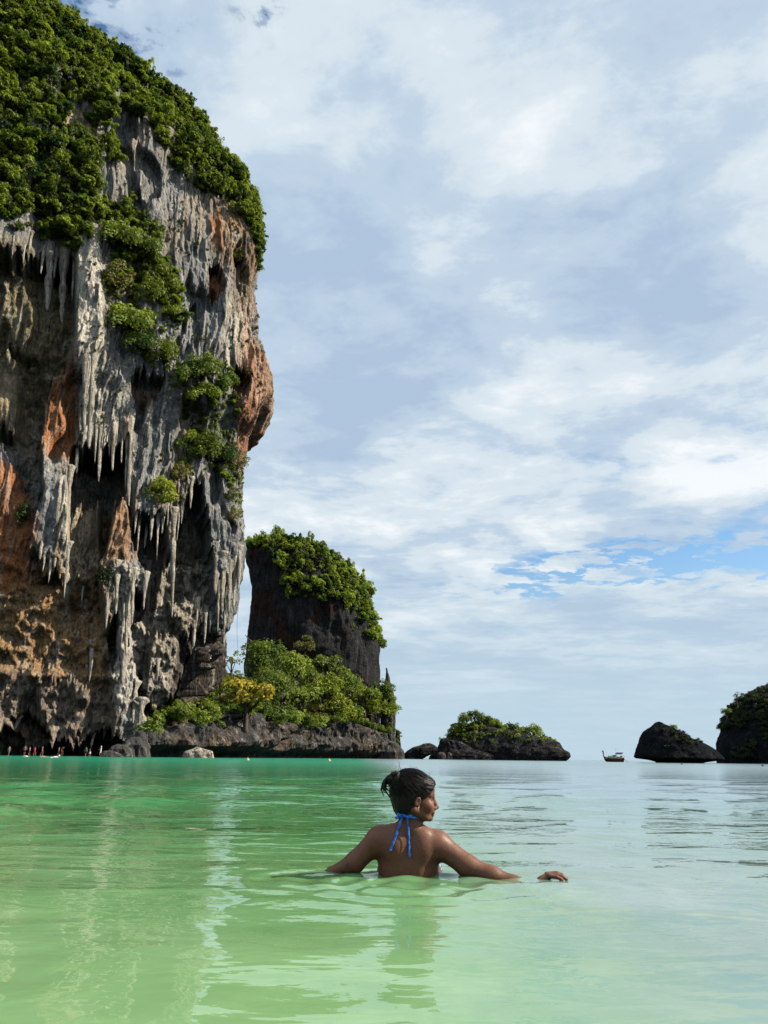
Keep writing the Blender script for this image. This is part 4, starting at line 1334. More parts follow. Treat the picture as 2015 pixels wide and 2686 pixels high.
islet('boulder', [(1956, 1330, 1350), (1963, 1326, 1356), (1972, 1322, 1358)], 324.0, 1.6, M_ISLE, 705, 'grey stone left of the pale square stone on the island', amp=0.25, nphi=40, step=0.15, freq=0.6)
islet('boulder', [(1974, 1152, 1165), (1980, 1147, 1170), (1993, 1145, 1172)], 320.0, 1.5, M_SHORE, 706, 'small pale rounded stone at the waterline, left of two on the island', amp=0.2, nphi=40, step=0.15, freq=0.6)
islet('boulder', [(1974, 1175, 1182), (1982, 1172, 1188), (1993, 1170, 1189)], 320.0, 1.2, M_SHORE, 707, 'small pale pointed stone at the waterline, right of two on the island', amp=0.2, nphi=40, step=0.15, freq=0.6)
islet('boulder', [(1953, 1108, 1138), (1960, 1085, 1147), (1968, 1070, 1146), (1977, 1060, 1136), (1985, 1050, 1118), (1992, 1046, 1108)], 318.0, 4.0, M_ISLE, 708,
      'low dark rock between the headland and the bushy rock island', amp=0.5, nphi=80, step=0.2, freq=0.4)
_ix = pick((mesh_normals(_meI)[:, 2] > 0.1) & (IV[:, 2] > 6.5), 300, 21)
_P = IV[_ix].copy(); _s = np.random.default_rng(22).uniform(0.7, 1.8, len(_ix)); _P[:, 2] += 0.5 * _s
scatter('island_shrubs', _P, _s, P_JUNGLE, 'green scrub covering the top of the low rock island', seed=9)
for _i, (k, x, y, r, lb) in enumerate((
    ('dark', 1246, 1878, 17, 'tallest tree on the low rock island'), ('wisp', 1248, 1866, 8, 'thin twig sticking above the tallest island tree'),
    ('round', 1222, 1888, 18, 'tree left of the tallest one on the rock island'), ('round', 1272, 1888, 17, 'tree right of the tallest one on the rock island'),
    ('bushy', 1205, 1908, 18, 'bush on the left shoulder of the rock island'), ('lime', 1192, 1922, 15, 'light green bush at the left end of the rock island'),
    ('dark', 1300, 1905, 18, 'bush in the middle of the rock island ridge'), ('dark', 1348, 1908, 13, 'small tree on the right half of the rock island ridge'),
    ('round', 1398, 1918, 19, 'rounded bush at the right end of the rock island ridge'), ('dark', 1370, 1922, 15, 'bush left of the rounded one on the rock island'),
    ('olive', 1432, 1944, 10, 'pale grassy tuft on the right slope of the rock island'), ('bushy', 1250, 1915, 18, 'front bush below the tallest island tree'))):
    P = at(x, y, 331.0)
    tree('island_tree', k, P, r * np.linalg.norm(P - CAMP) / FPX, lb, 'trees on the rock island', 'tree' if r > 12 else 'bush', 720 + _i)

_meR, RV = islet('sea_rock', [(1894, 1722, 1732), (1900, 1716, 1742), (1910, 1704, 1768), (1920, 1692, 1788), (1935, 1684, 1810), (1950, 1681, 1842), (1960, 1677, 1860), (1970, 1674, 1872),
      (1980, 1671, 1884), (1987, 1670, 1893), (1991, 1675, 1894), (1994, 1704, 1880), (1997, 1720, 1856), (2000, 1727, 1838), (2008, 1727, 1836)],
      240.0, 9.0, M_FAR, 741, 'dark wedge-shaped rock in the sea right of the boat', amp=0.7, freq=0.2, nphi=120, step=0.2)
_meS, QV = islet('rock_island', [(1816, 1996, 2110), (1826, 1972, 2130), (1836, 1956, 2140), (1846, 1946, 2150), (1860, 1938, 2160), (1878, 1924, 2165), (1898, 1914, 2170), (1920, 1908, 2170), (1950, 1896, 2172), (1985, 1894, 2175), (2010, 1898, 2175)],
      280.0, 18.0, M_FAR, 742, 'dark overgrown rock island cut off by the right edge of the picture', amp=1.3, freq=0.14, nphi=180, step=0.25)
_x, _y = proj(RV); _n = vnoise(RV[:, 0] * .3, RV[:, 1] * .3, RV[:, 2] * .3, 75)
_ix = pick((poly_sd(_x, _y, [(1738, 1905), (1780, 1915), (1845, 1945), (1830, 1955), (1770, 1945), (1750, 1965), (1730, 1950)]) > 0) & (_n > -0.2), 90, 23)
_P = RV[_ix] + mesh_normals(_meR)[_ix] * 0.2
scatter('sea_rock_scrub', _P, np.random.default_rng(24).uniform(0.35, 1.0, len(_ix)), P_DARK, 'thin dark scrub on the wedge-shaped sea rock', seed=10)
_x, _y = proj(QV); _n = vnoise(QV[:, 0] * .25, QV[:, 1] * .25, QV[:, 2] * .25, 77)
_ix = pick(((_y < 1915) | ((_n > -0.25) & (_x > 1925))) & (_y < 1988), 900, 25)
_P = QV[_ix] + mesh_normals(_meS)[_ix] * 0.5
scatter('right_island_jungle', _P, np.random.default_rng(26).uniform(0.7, 2.0, len(_ix)), P_DARK, 'dark jungle covering the rock island at the right edge', seed=11)
tree('sea_rock_bush', 'dark', at(1767, 1908, 239.0), 1.1, 'single small bush on the back of the wedge-shaped sea rock', 'sea rock bushes', 'bush', 7)
tree('island_edge_tree', 'wisp', at(1932, 1825, 272.0), 2.0, 'thin tree leaning out left at the top of the right edge island', 'right island trees', 'tree', 8)
tree('island_edge_tree', 'dark', at(1905, 1868, 272.0), 1.7, 'dark bush sticking out of the left side of the right edge island', 'right island trees', 'bush', 9)


# ---------------------------------------------------------------- the beach under the cliff
def water_y(px, py):
    """distance at which the line of sight through (px, py) meets the sea"""
    d = _F + CR * (px - 1007.5) / FPX - CU * (py - 1343.0) / FPX
    return d[1] * (CAMZ / -d[2])


def build_beach():
    xs = np.linspace(-100, -44, 90); ts = np.linspace(0, 1, 14)
    X, T = np.meshgrid(xs, ts, indexing='ij')
    y0 = 128 + (X + 70) * 0.35 + 1.2 * vnoise(X * 0.2, 0 * X, 0 * X, 91)
    Y = y0 + T * 34
    Z = -0.12 + 0.40 * T ** 0.8 + 0.03 * fbm(X * 0.8, Y * 0.8, 0 * X, 3, 92)
    m, N, out = new_mat('wet_sand')
    tc = N.n('ShaderNodeTexCoord')
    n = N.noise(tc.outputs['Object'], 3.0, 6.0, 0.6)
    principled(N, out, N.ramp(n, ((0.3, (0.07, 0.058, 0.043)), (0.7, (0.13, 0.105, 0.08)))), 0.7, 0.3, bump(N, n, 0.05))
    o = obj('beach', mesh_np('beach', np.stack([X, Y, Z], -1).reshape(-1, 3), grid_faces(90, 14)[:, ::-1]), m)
    tag(o, 'narrow strip of shaded sand at the foot of the cliff', 'beach', kind='structure')


build_beach()

# ---------------------------------------------------------------- people
M_FIG = vcol_mat('distant_figure', 0.7, 0.2)
SKIN = (0.36, 0.20, 0.13); SKIN2 = (0.22, 0.115, 0.07); HAIR = (0.012, 0.010, 0.009)


def small_person(px, Y, h, face, label, top, legs, hair=HAIR, skin=SKIN, arms='down', stride=0.1, skirt=False, lean=0.0, seed=0):
    """a standing or walking figure of height h; one continuous body, coloured by what is worn"""
    s = h / 1.7
    g = 0.02
    f = Field(np.arange(-0.5, 0.5, g), np.arange(-0.45, 0.45, g), np.arange(-0.03, 1.76, g))
    hip = np.array([0, 0, 0.92]); ch = np.array([lean * 0.5, 0, 1.32]); nk = np.array([lean * 0.8, 0, 1.48]); hd = np.array([lean, 0, 1.60])
    f.ell(hip, (0.12, 0.165, 0.13), 0.04); f.ell((hip + ch) / 2, (0.10, 0.145, 0.22), 0.05); f.ell(ch, (0.115, 0.18, 0.16), 0.05)
    f.cone(nk - [0, 0, 0.08], hd - [0, 0, 0.06], 0.058, 0.05, 0.03); f.ell(hd, (0.098, 0.078, 0.118), 0.02)
    f.cone(ch + [0, -0.16, 0.08], ch + [0, 0.16, 0.08], 0.06, 0.06, 0.04)
    for sd in (-1, 1):
        st = stride * sd
        k = np.array([st * 0.9, sd * 0.095, 0.50]); a = np.array([st * 0.6 - 0.05 * (sd < 0) * (stride > 0.05), sd * 0.09, 0.08])
        f.cone(hip + [0, sd * 0.085, -0.04], k, 0.092, 0.058, 0.03); f.cone(k, a, 0.056, 0.036, 0.02)
        f.cone(a, a + [0.14, 0, -0.04], 0.036, 0.028, 0.02)
        sh = ch + np.array([0, sd * 0.19, 0.08])
        if arms == 'hips':
            el = sh + np.array([-0.06, sd * 0.17, -0.26]); w = hip + np.array([0.04, sd * 0.17, 0.10])
        elif arms == 'front':
            el = sh + np.array([0.05, sd * 0.04, -0.28]); w = sh + np.array([0.24, sd * -0.06, -0.22])
        elif arms == 'up' and sd > 0:
            el = sh + np.array([0.14, 0.10, 0.12]); w = hd + np.array([0.10, 0.10, 0.0])
        else:
            el = sh + np.array([-0.02 - st * 0.4, sd * 0.06, -0.30]); w = sh + np.array([0.05 - st * 0.8, sd * 0.07, -0.56])
        f.cone(sh, el, 0.05, 0.042, 0.02); f.cone(el, w, 0.041, 0.029, 0.015); f.cone(w, w + (w - el) * 0.3, 0.03, 0.022, 0.012)
    if skirt:
        f.cone(hip + [0, 0, 0.02], hip - [0, 0, 0.30], 0.17, 0.20, 0.05)
    V, F = f.mesh()
    C = np.tile(np.array(skin), (len(V), 1))
    armout = np.abs(V[:, 1]) > 0.235
    C[(V[:, 2] > 0.95) & (V[:, 2] < 1.46) & ~armout] = top if top is not None else skin
    C[(V[:, 2] > (0.60 if legs is not None else 9)) & (V[:, 2] <= 0.98) & ~armout] = legs if legs is not None else skin
    C[(V[:, 2] > 1.56) & ((V[:, 0] - hd[0] < 0.02) | (V[:, 2] > 1.66))] = hair
    V = V * s
    me = mesh_np('person', V, F)
    set_col(me, C)
    for _k in range(6):                      # stand at the edge of the sand
        base = at(px, 1982, Y); Y = 128 + (base[0] + 70) * 0.35 + 4.5
    z = -0.12 + 0.40 * (4.5 / 34) ** 0.8
    o = obj('person', me, M_FIG, None, (base[0], Y, z))
    o.rotation_euler = (0, 0, R(face))
    tag(o, label, 'person', 'people on the beach under the cliff')
    return o


small_person(22, 139.0, 1.60, 250, 'person in a white top standing at the far left of the beach', (0.6, 0.58, 0.54), (0.25, 0.2, 0.15))
small_person(63, 139.5, 1.72, 270, 'bare-chested man with hands on hips in dark shorts on the beach', None, (0.02, 0.025, 0.03), arms='hips', stride=0.02)
small_person(76, 140.0, 1.58, 200, 'person in a pale top and dark shorts right of the man with hands on hips', (0.45, 0.38, 0.28), (0.02, 0.02, 0.025))
small_person(90, 140.5, 1.60, 180, 'person in a crimson swimsuit on the beach', (0.42, 0.015, 0.07), (0.42, 0.015, 0.07), stride=0.16)
small_person(109, 141.0, 1.68, 20, 'tanned person in grey green trunks walking on the beach', (0.26, 0.22, 0.16), (0.10, 0.12, 0.10), stride=0.18)
small_person(153, 144.0, 1.66, 180, 'person in dark clothes left of two standing close together in the shade', (0.22, 0.12, 0.06), (0.02, 0.02, 0.02), skin=SKIN2)
small_person(162, 144.5, 1.62, 330, 'dark figure with arm raised, right of two standing close together', (0.015, 0.018, 0.02), (0.10, 0.06, 0.03), skin=SKIN2, arms='up')
small_person(224, 147.5, 1.66, 260, 'person in a teal shirt and dark shorts in front of the cave', (0.03, 0.22, 0.20), (0.012, 0.015, 0.02))
small_person(235, 147.5, 1.50, 180, 'person in a dark top and white wrap beside the one in teal', (0.03, 0.05, 0.07), (0.62, 0.62, 0.60), skirt=True)
small_person(263, 147.0, 1.86, 200, 'person in a long white shirt and white hat at the water edge', (0.78, 0.76, 0.72), (0.72, 0.68, 0.64), hair=(0.8, 0.78, 0.74), arms='front', stride=0.14)


def swimmer(px, py, label, back, cap, seed):
    Y = water_y(px, py)
    g = 0.02
    f = Field(np.arange(-0.9, 0.9, g), np.arange(-0.45, 0.45, g), np.arange(-0.3, 0.62, g))
    f.ell((0.36, 0, 0.22), (0.11, 0.085, 0.12), 0.03); f.cone((0.3, 0, 0.14), (0.15, 0, 0.05), 0.06, 0.08, 0.05)
    f.ell((0.0, 0, 0.02), (0.34, 0.19, 0.15), 0.06); f.ell((-0.45, 0, -0.06), (0.3, 0.16, 0.12), 0.06)
    for sd in (-1, 1):
        f.cone((0.12, sd * 0.18, 0.06), (0.35, sd * 0.32, -0.04), 0.05, 0.04, 0.03); f.cone((0.35, sd * 0.32, -0.04), (0.6, sd * 0.22, -0.08), 0.04, 0.03, 0.02)
        f.cone((-0.5, sd * 0.09, -0.08), (-0.85, sd * 0.1, -0.14), 0.08, 0.05, 0.03)
    V, F = f.mesh()
    C = np.tile(np.array(SKIN), (len(V), 1))
    C[(V[:, 0] < 0.2) & (V[:, 0] > -0.5)] = back
    C[(V[:, 0] > 0.24) & (V[:, 2] > 0.18)] = cap
    me = mesh_np('swimmer', V, F); set_col(me, C)
    o = obj('person', me, M_FIG, None, (at(px, py, Y)[0], Y, 0.0))
    o.rotation_euler = (0, 0, R({0: 150, 1: 200, 2: 15}[seed]))
    tag(o, label, 'person', 'swimmers off the beach')


swimmer(68, 1985.5, 'swimmer with a pale back below the man with hands on hips', (0.7, 0.66, 0.6), HAIR, 0)
swimmer(112, 1986.0, 'swimmer with dark hair low in the water, middle of three', (0.3, 0.2, 0.14), HAIR, 1)
swimmer(146, 1987.5, 'swimmer in a white shirt and cap, right of the three in the water', (0.8, 0.78, 0.74), (0.75, 0.73, 0.7), 2)

# ---------------------------------------------------------------- the woman in the foreground
WY = 3.88


def S(px, py, dy=0.0):
    return at(px, py, WY + dy)


HEAD = S(1089.5, 2094, 0.0)
_yaw = R(8.0); _tilt = R(-3.0)
_hf = np.array([math.cos(_yaw) * math.cos(_tilt), math.sin(_yaw) * math.cos(_tilt), math.sin(_tilt)])
_hl = np.array([-math.sin(_yaw), math.cos(_yaw), 0.0])
_hu = np.cross(_hf, _hl)
HM = np.stack([_hf, _hl, _hu], 1)      # local head axes (forward, her left, up) as columns


def hp(x, y, z):
    return HEAD + HM @ np.array([x, y, z])


def axis_pts(lo, hi, step, fine):
    out = [lo]
    while out[-1] < hi:
        x = out[-1]; st = step
        for a, b, fs in fine:
            if a <= x <= b:
                st = min(st, fs)
        out.append(x + st)
    return np.array(out)


def build_woman():
    hx, hy, hz = HEAD
    hand = at(1450, 2293, 3.78)
    f = Field(axis_pts(-0.48, 1.02, 0.007, [(hx - 0.13, hx + 0.135, 0.0028), (hand[0] - 0.12, hand[0] + 0.12, 0.0035)]),
              axis_pts(3.58, 4.34, 0.007, [(hy - 0.10, hy + 0.07, 0.0032), (hand[1] - 0.06, hand[1] + 0.06, 0.004)]),
              axis_pts(-0.30, 0.56, 0.007, [(hz - 0.125, hz + 0.06, 0.0028), (-0.06, 0.06, 0.004)]))
    # --- trunk
    f.ell(S(1071, 2246, 0.055), (0.147, 0.100, 0.155), 0.04)
    f.ell(S(1071, 2300, 0.055), (0.128, 0.092, 0.15), 0.05)
    f.ell(S(1071, 2390, 0.06), (0.150, 0.105, 0.15), 0.06)
    f.cone(S(1012, 2207, 0.04), S(1132, 2217, 0.04), 0.064, 0.064, 0.04)
    f.ell(S(1038, 2216, -0.008), (0.058, 0.045, 0.078), 0.03)       # shoulder blades
    f.ell(S(1108, 2220, -0.008), (0.058, 0.045, 0.078), 0.03)
    for sgn, ex, ey in ((-1, 1006, 2192), (1, 1136, 2204)):      # trapezius
        f.cone(S(1074, 2170, 0.01), S(ex, ey, 0.02), 0.034, 0.034, 0.035)
    f.ell(S(1120, 2290, 0.135), (0.075, 0.07, 0.07), 0.04); f.ell(S(1030, 2290, 0.135), (0.075, 0.07, 0.07), 0.04)
    # --- neck
    f.cone(S(1074, 2172, 0.02), hp(-0.022, 0.0, -0.045), 0.052, 0.046, 0.022)
    f.cone(S(1090, 2168, 0.03), hp(-0.022, -0.042, -0.045), 0.014, 0.012, 0.015)
    # spine furrow
    f.cone(S(1074, 2175, -0.085), S(1072, 2330, -0.075), 0.024, 0.026, 0.05, 'sub')
    # --- left arm, reaching down into the water
    f.ell(S(998, 2203, 0.03), (0.060, 0.058, 0.058), 0.035)
    f.cone(S(990, 2205, 0.03), S(930, 2262, 0.05), 0.054, 0.045, 0.03)
    f.cone(S(930, 2264, 0.05), S(872, 2291, 0.18), 0.045, 0.030, 0.025)
    lw = S(846, 2310, 0.28)
    f.cone(S(872, 2291, 0.18), lw, 0.031, 0.022, 0.02)
    hand_l = lw + np.array([-0.05, 0.04, -0.02])
    f.cone(lw, hand_l, 0.024, 0.030, 0.015)
    for i, o in enumerate((-0.028, -0.01, 0.009, 0.026)):
        a = hand_l + np.array([-0.02, o, 0]); b = a + np.array([-0.045, 0.02 + o * 0.2, -0.008]); c = b + np.array([-0.03, 0.008, -0.016])
        f.cone(a, b, 0.0095, 0.0085, 0.006); f.cone(b, c, 0.0085, 0.007, 0.004)
    f.cone(hand_l + np.array([0.01, -0.02, 0]), hand_l + np.array([-0.03, -0.055, -0.012]), 0.012, 0.009, 0.01)
    # --- right arm, laid out along the surface
    f.ell(S(1146, 2216, 0.03), (0.062, 0.06, 0.058), 0.03)
    f.cone(S(1152, 2216, 0.03), S(1226, 2271, -0.01), 0.056, 0.047, 0.03)
    f.cone(S(1226, 2272, -0.01), S(1290, 2297, -0.04), 0.046, 0.040, 0.03)
    rw = at(1402, 2322, 3.79)
    f.cone(S(1290, 2297, -0.04), S(1345, 2315, -0.06), 0.040, 0.031, 0.025)
    f.cone(S(1345, 2315, -0.06), rw, 0.031, 0.023, 0.02)
    kn = at(1440, 2294, 3.77)
    f.ell((rw + kn) / 2 + np.array([0.008, 0, 0.004]), (0.05, 0.036, 0.017), 0.016, rot=np.array([[0.90, 0, -0.43], [0, 1, 0], [0.43, 0, 0.90]]))
    for i, (o, L, up) in enumerate(((0.030, 0.074, 0.004), (0.011, 0.084, 0.007), (-0.009, 0.080, 0.003), (-0.028, 0.062, -0.003))):
        a = kn + np.array([-0.004, o, -0.002])
        b = a + np.array([L * 0.52, o * 0.15 - 0.004, up]); c = b + np.array([L * 0.28, -0.003, -0.007]); d = c + np.array([L * 0.20, -0.002, -0.011])
        f.cone(a, b, 0.0105, 0.0092, 0.007); f.cone(b, c, 0.0092, 0.0083, 0.003); f.cone(c, d, 0.0082, 0.0066, 0.003)
    t0 = rw + np.array([0.022, 0.028, -0.004])
    f.cone(t0, t0 + np.array([0.035, 0.022, -0.006]), 0.013, 0.0105, 0.012); f.cone(t0 + np.array([0.035, 0.022, -0.006]), t0 + np.array([0.063, 0.026, -0.012]), 0.0105, 0.008, 0.004)
    # --- head
    E = lambda c, r, k=0.012, op='add', rot=None: f.ell(hp(*c), r, k, HM if rot is None else HM @ rot, op)
    K = lambda p, q, a, b, k=0.01, op='add': f.cone(hp(*p), hp(*q), a, b, k, op)
    E((-0.018, 0, 0.034), (0.094, 0.073, 0.084), 0.02)
    E((0.034, 0, -0.028), (0.056, 0.056, 0.076), 0.02)
    E((0.050, 0, 0.044), (0.043, 0.056, 0.046), 0.025)
    for y in (-1, 1):
        K((-0.012, y * 0.047, -0.050), (0.054, y * 0.024, -0.083), 0.017, 0.015, 0.014)
        E((0.058, y * 0.036, -0.028), (0.026, 0.024, 0.024), 0.022)
        E((0.083, y * 0.032, 0.001), (0.020, 0.017, 0.012), 0.012, 'sub')
        E((0.0665, y * 0.030, -0.001), (0.0135, 0.0135, 0.0125), 0.004)
        K((0.081, y * 0.012, 0.018), (0.066, y * 0.046, 0.019), 0.0085, 0.006, 0.012)
        E((0.096, y * 0.0115, -0.040), (0.010, 0.0075, 0.0075), 0.006)
    E((0.073, 0, -0.085), (0.019, 0.021, 0.016), 0.014)
    K((0.086, 0, 0.008), (0.1075, 0, -0.032), 0.0085, 0.0105, 0.012)
    E((0.1075, 0, -0.034), (0.0105, 0.0105, 0.009), 0.006)
    E((0.084, 0, -0.055), (0.014, 0.022, 0.012), 0.012)
    E((0.0905, 0, -0.0605), (0.0085, 0.021, 0.0058), 0.005)
    E((0.0885, 0, -0.0715), (0.0085, 0.018, 0.0062), 0.005)
    K((0.102, -0.02, -0.0662), (0.102, 0.02, -0.0662), 0.004, 0.004, 0.003, 'sub')
    # ear on the near side
    tl = np.array([[math.cos(R(18)), 0, math.sin(R(18))], [0, 1, 0], [-math.sin(R(18)), 0, math.cos(R(18))]])
    for y in (-1, 1):
        E((-0.002, y * 0.077, -0.013), (0.014, 0.008, 0.025), 0.008, 'add', tl)
        E((0.000, y * 0.0855, -0.010), (0.0072, 0.006, 0.0145), 0.004, 'sub', tl)
        E((0.003, y * 0.075, -0.036), (0.007, 0.006, 0.009), 0.006)
    V, F = f.mesh()
    L = (V - HEAD) @ HM                       # head-local coordinates for colouring
    base = np.array([0.15, 0.060, 0.029])
    C = np.tile(base, (len(V), 1)) * (1 + 0.10 * fbm(V[:, 0] * 9, V[:, 1] * 9, V[:, 2] * 9, 3, 95))[:, None]

    def paint(c, r, col, k=1.0):
        nonlocal C
        q = (((L - np.array(c)) / np.array(r)) ** 2).sum(1)
        m = (np.clip(1.6 - q, 0, 1) * k)[:, None]
        C = C * (1 - m) + np.array(col) * m
    for y in (-1, 1):
        paint((0.076, y * 0.030, 0.0225), (0.018, 0.020, 0.0042), (0.02, 0.014, 0.011), 0.95)      # brows
        paint((0.079, y * 0.031, 0.002), (0.009, 0.013, 0.0042), (0.015, 0.010, 0.009), 0.95)       # lashes and lid line
        paint((0.066, y * 0.042, -0.028), (0.03, 0.02, 0.02), (0.30, 0.135, 0.082), 0.5)
    paint((0.094, 0, -0.066), (0.012, 0.023, 0.009), (0.22, 0.075, 0.058), 0.9)
    me = mesh_np('person', V, F)
    set_col(me, C)
    m, N, out = new_mat('wet_skin')
    a = N.n('ShaderNodeAttribute', attribute_name='col')
    g = N.n('ShaderNodeNewGeometry')
    n1 = N.noise(g.outputs['Position'], 38.0, 5.0, 0.65)
    drops = N.n('ShaderNodeTexVoronoi'); drops.inputs['Scale'].default_value = 170.0
    N.l(g.outputs['Position'], drops.inputs['Vector'])
    dm = N.ramp(drops.outputs['Distance'], ((0.10, 1.0), (0.26, 0.0)))
    c = N.mix(1.0, a.outputs['Color'], N.ramp(n1, ((0.3, 0.86), (0.7, 1.12))), 'MULTIPLY')
    h = N.math('ADD', N.math('MULTIPLY', dm, 0.9), N.math('MULTIPLY', n1, 0.5))
    b = principled(N, out, c, N.ramp(n1, ((0.3, 0.5), (0.7, 0.68))), 0.35, bump(N, h, 0.0045, 1.0))
    b.inputs['Subsurface Weight'].default_value = 0.08
    b.inputs['Subsurface Radius'].default_value = (0.02, 0.008, 0.004)
    b.inputs['Subsurface Scale'].default_value = 0.5
    b.inputs['Coat Weight'].default_value = 0.2
    b.inputs['Coat Roughness'].default_value = 0.38
    o = obj('person', me, m)
    tag(o, 'woman with dark hair in a bun and a blue bikini, wading away, looking right', 'person')
    return o, V


WOMAN, WV = build_woman()
_wx, _wy = proj(WV); _wd = np.linalg.norm(WV - CAMP, axis=1)


def skin_at(px, py, lift=0.004):
    m = np.nonzero((np.abs(_wx - px) < 5) & (np.abs(_wy - py) < 5))[0]
    P = WV[m[np.argmin(_wd[m])]] if len(m) else S(px, py, -0.05)
    Q = at(px, py, P[1])
    d = CAMP - Q
    return Q + d / np.linalg.norm(d) * lift


def build_hair():
    g = 0.0032
    f = Field(np.arange(-0.19, 0.125, g), np.arange(-0.105, 0.105, g), np.arange(-0.11, 0.17, g))
    f.ell((-0.022, 0, 0.038), (0.108, 0.085, 0.094), 0.02)
    f.ell((-0.050, 0, -0.022), (0.062, 0.068, 0.072), 0.03)
    f.ell((0.045, 0, 0.052), (0.058, 0.066, 0.054), 0.02)
    x, y, z = f.ax[0][:, None, None], f.ax[1][None, :, None], f.ax[2][None, None, :]
    # strand relief, running back from the hairline to the bun
    ang = np.arctan2(z - 0.09, x + 0.09); rad = np.hypot(x + 0.09, z - 0.09)
    f.d = f.d + 0.0030 * vnoise(ang * 15 + 0 * y, np.abs(y) * 60 + 0 * x, rad * 5 + 0 * y, 97) + 0.0016 * vnoise(ang * 36 + 0 * y, np.abs(y) * 150 + 0 * x, rad * 7 + 0 * y, 98)
    xb = np.interp(f.ax[2], [-0.12, -0.075, -0.05, -0.012, 0.012, 0.040, 0.068, 0.12], [-0.075, -0.050, -0.030, -0.004, 0.048, 0.072, 0.092, 0.17]).astype(np.float32)
    cut = (x - xb[None, None, :]) * 0.75 + 0.004 * vnoise(z * 160 + 0 * x, y * 60 + 0 * x, 0 * x, 99)
    # leave the ear free
    ear = 0.022 - np.sqrt(((x - 0.0) / 0.9) ** 2 + ((z + 0.014) / 1.25) ** 2 + 0 * y) + np.where(np.abs(y) > 0.03, 0, -1.0)
    f.d = np.maximum(np.maximum(f.d, cut), ear).astype(np.float32)
    # the bun: a loose coil
    f.ell((-0.100, -0.016, 0.078), (0.042, 0.038, 0.038), 0.008)
    rg = np.random.default_rng(5)
    for i in range(7):
        a0 = i * 0.9
        c = np.array([-0.100, -0.016, 0.078])
        p0 = None
        for t in np.linspace(0, 1, 6):
            a = a0 + t * 2.6
            p = c + np.array([math.cos(a) * 0.037, math.sin(a * 1.3 + i) * 0.032, math.sin(a) * 0.034])
            if p0 is not None:
                f.cone(p0, p, 0.0085, 0.0085, 0.003)
            p0 = p
    # the free end falling from the bun
    for i in range(9):
        o = rg.normal(size=3) * np.array([0.006, 0.012, 0.006])
        w = rg.uniform(0.75, 1.25)
        path = [(-0.108, 0, 0.098), (-0.134, 0, 0.090), (-0.150, 0, 0.066), (-0.150, 0, 0.040), (-0.130 + rg.uniform(-0.012, 0.012), 0, 0.016 + rg.uniform(-0.008, 0.018))]
        for j in range(4):
            k = np.array([1, w, 1])
            a = np.array(path[j]) + o * (0.4 + 0.4 * j); b = np.array(path[j + 1]) + o * (0.8 + 0.4 * j)
            f.cone(a, b, 0.0075 - 0.0012 * j, 0.0063 - 0.0012 * j, 0.002)
    V, F = f.mesh()
    V = HEAD + V @ HM.T
    m, N, out = new_mat('black_hair')
    g_ = N.n('ShaderNodeNewGeometry')
    n = N.noise(N.mapping(g_.outputs['Position'], scale=(60, 60, 260), rot=(0, R(35), 0)), 1.0, 4.0, 0.6)
    b = principled(N, out, N.ramp(n, ((0.35, (0.003, 0.0026, 0.0025)), (0.7, (0.010, 0.008, 0.007)))), 0.42, 0.16, bump(N, n, 0.003, 0.7))
    hair = obj('hair', mesh_np('hair', V, F), m, WOMAN)
    # combed strands drawn back over the cap to the bun
    parts = []
    bun = np.array([-0.075, -0.004, 0.085])
    ce = np.array([-0.022, 0, 0.038]); rd = np.array([0.108, 0.085, 0.094])
    zk = [-0.12, -0.075, -0.05, -0.012, 0.012, 0.040, 0.068, 0.12]; xk = [-0.075, -0.050, -0.030, -0.004, 0.048, 0.072, 0.092, 0.17]
    while len(parts) < 420:
        d = rg.normal(size=3); d /= np.linalg.norm(d)
        p = ce + d * rd
        if p[0] > np.interp(p[2], zk, xk) + 0.004 or p[2] < -0.03 or p[0] < -0.09 or (abs(p[0]) < 0.022 and -0.04 < p[2] < 0.016):
            continue
        db = (bun - ce) / rd; db /= np.linalg.norm(db)
        h = rg.uniform(1.005, 1.035)
        pts = []
        for t in np.linspace(0, 1, 10):
            q = d * (1 - t) + db * t; q /= np.linalg.norm(q)
            pts.append(ce + q * rd * (h + 0.02 * math.sin(t * 3.1)) + 0.0012 * rg.normal(size=3))
        parts.append(tube(HEAD + np.array(pts) @ HM.T, 0.0011, 4, 0, False))
    V, F = join(parts)
    obj('hair_strands', mesh_np('hair_strands', V, F), m, WOMAN)['kind'] = 'stuff'
    parts = []
    for i in range(16):
        if i < 9:       # flyaways round the bun and crown
            a = rg.uniform(0.2, 2.9)
            s = np.array([-0.082 + 0.03 * math.cos(a), rg.uniform(-0.02, 0.02), 0.098 + 0.03 * math.sin(a)])
            e = s + np.array([rg.uniform(-0.07, 0.01), rg.uniform(-0.02, 0.02), rg.uniform(-0.03, 0.04)])
            md = (s + e) / 2 + np.array([rg.uniform(-0.01, 0.02), 0, rg.uniform(0.02, 0.045)])
        else:
            a = rg.uniform(0.6, 2.3)
            s = np.array([-0.02 + 0.098 * math.cos(a), rg.uniform(-0.04, 0.04), 0.04 + 0.09 * math.sin(a)])
            e = s + np.array([rg.uniform(-0.05, 0.02), rg.uniform(-0.01, 0.01), rg.uniform(0.0, 0.02)])
            md = (s + e) / 2 + np.array([0, 0, 0.016])
        t = np.linspace(0, 1, 9)[:, None]
        c = (1 - t) ** 2 * s + 2 * t * (1 - t) * md + t ** 2 * e
        parts.append(tube(HEAD + c @ HM.T, 0.00055, 4, 0, False))
    V, F = join(parts)
    obj('loose_strands', mesh_np('loose_strands', V, F), m, WOMAN)['kind'] = 'stuff'


build_hair()


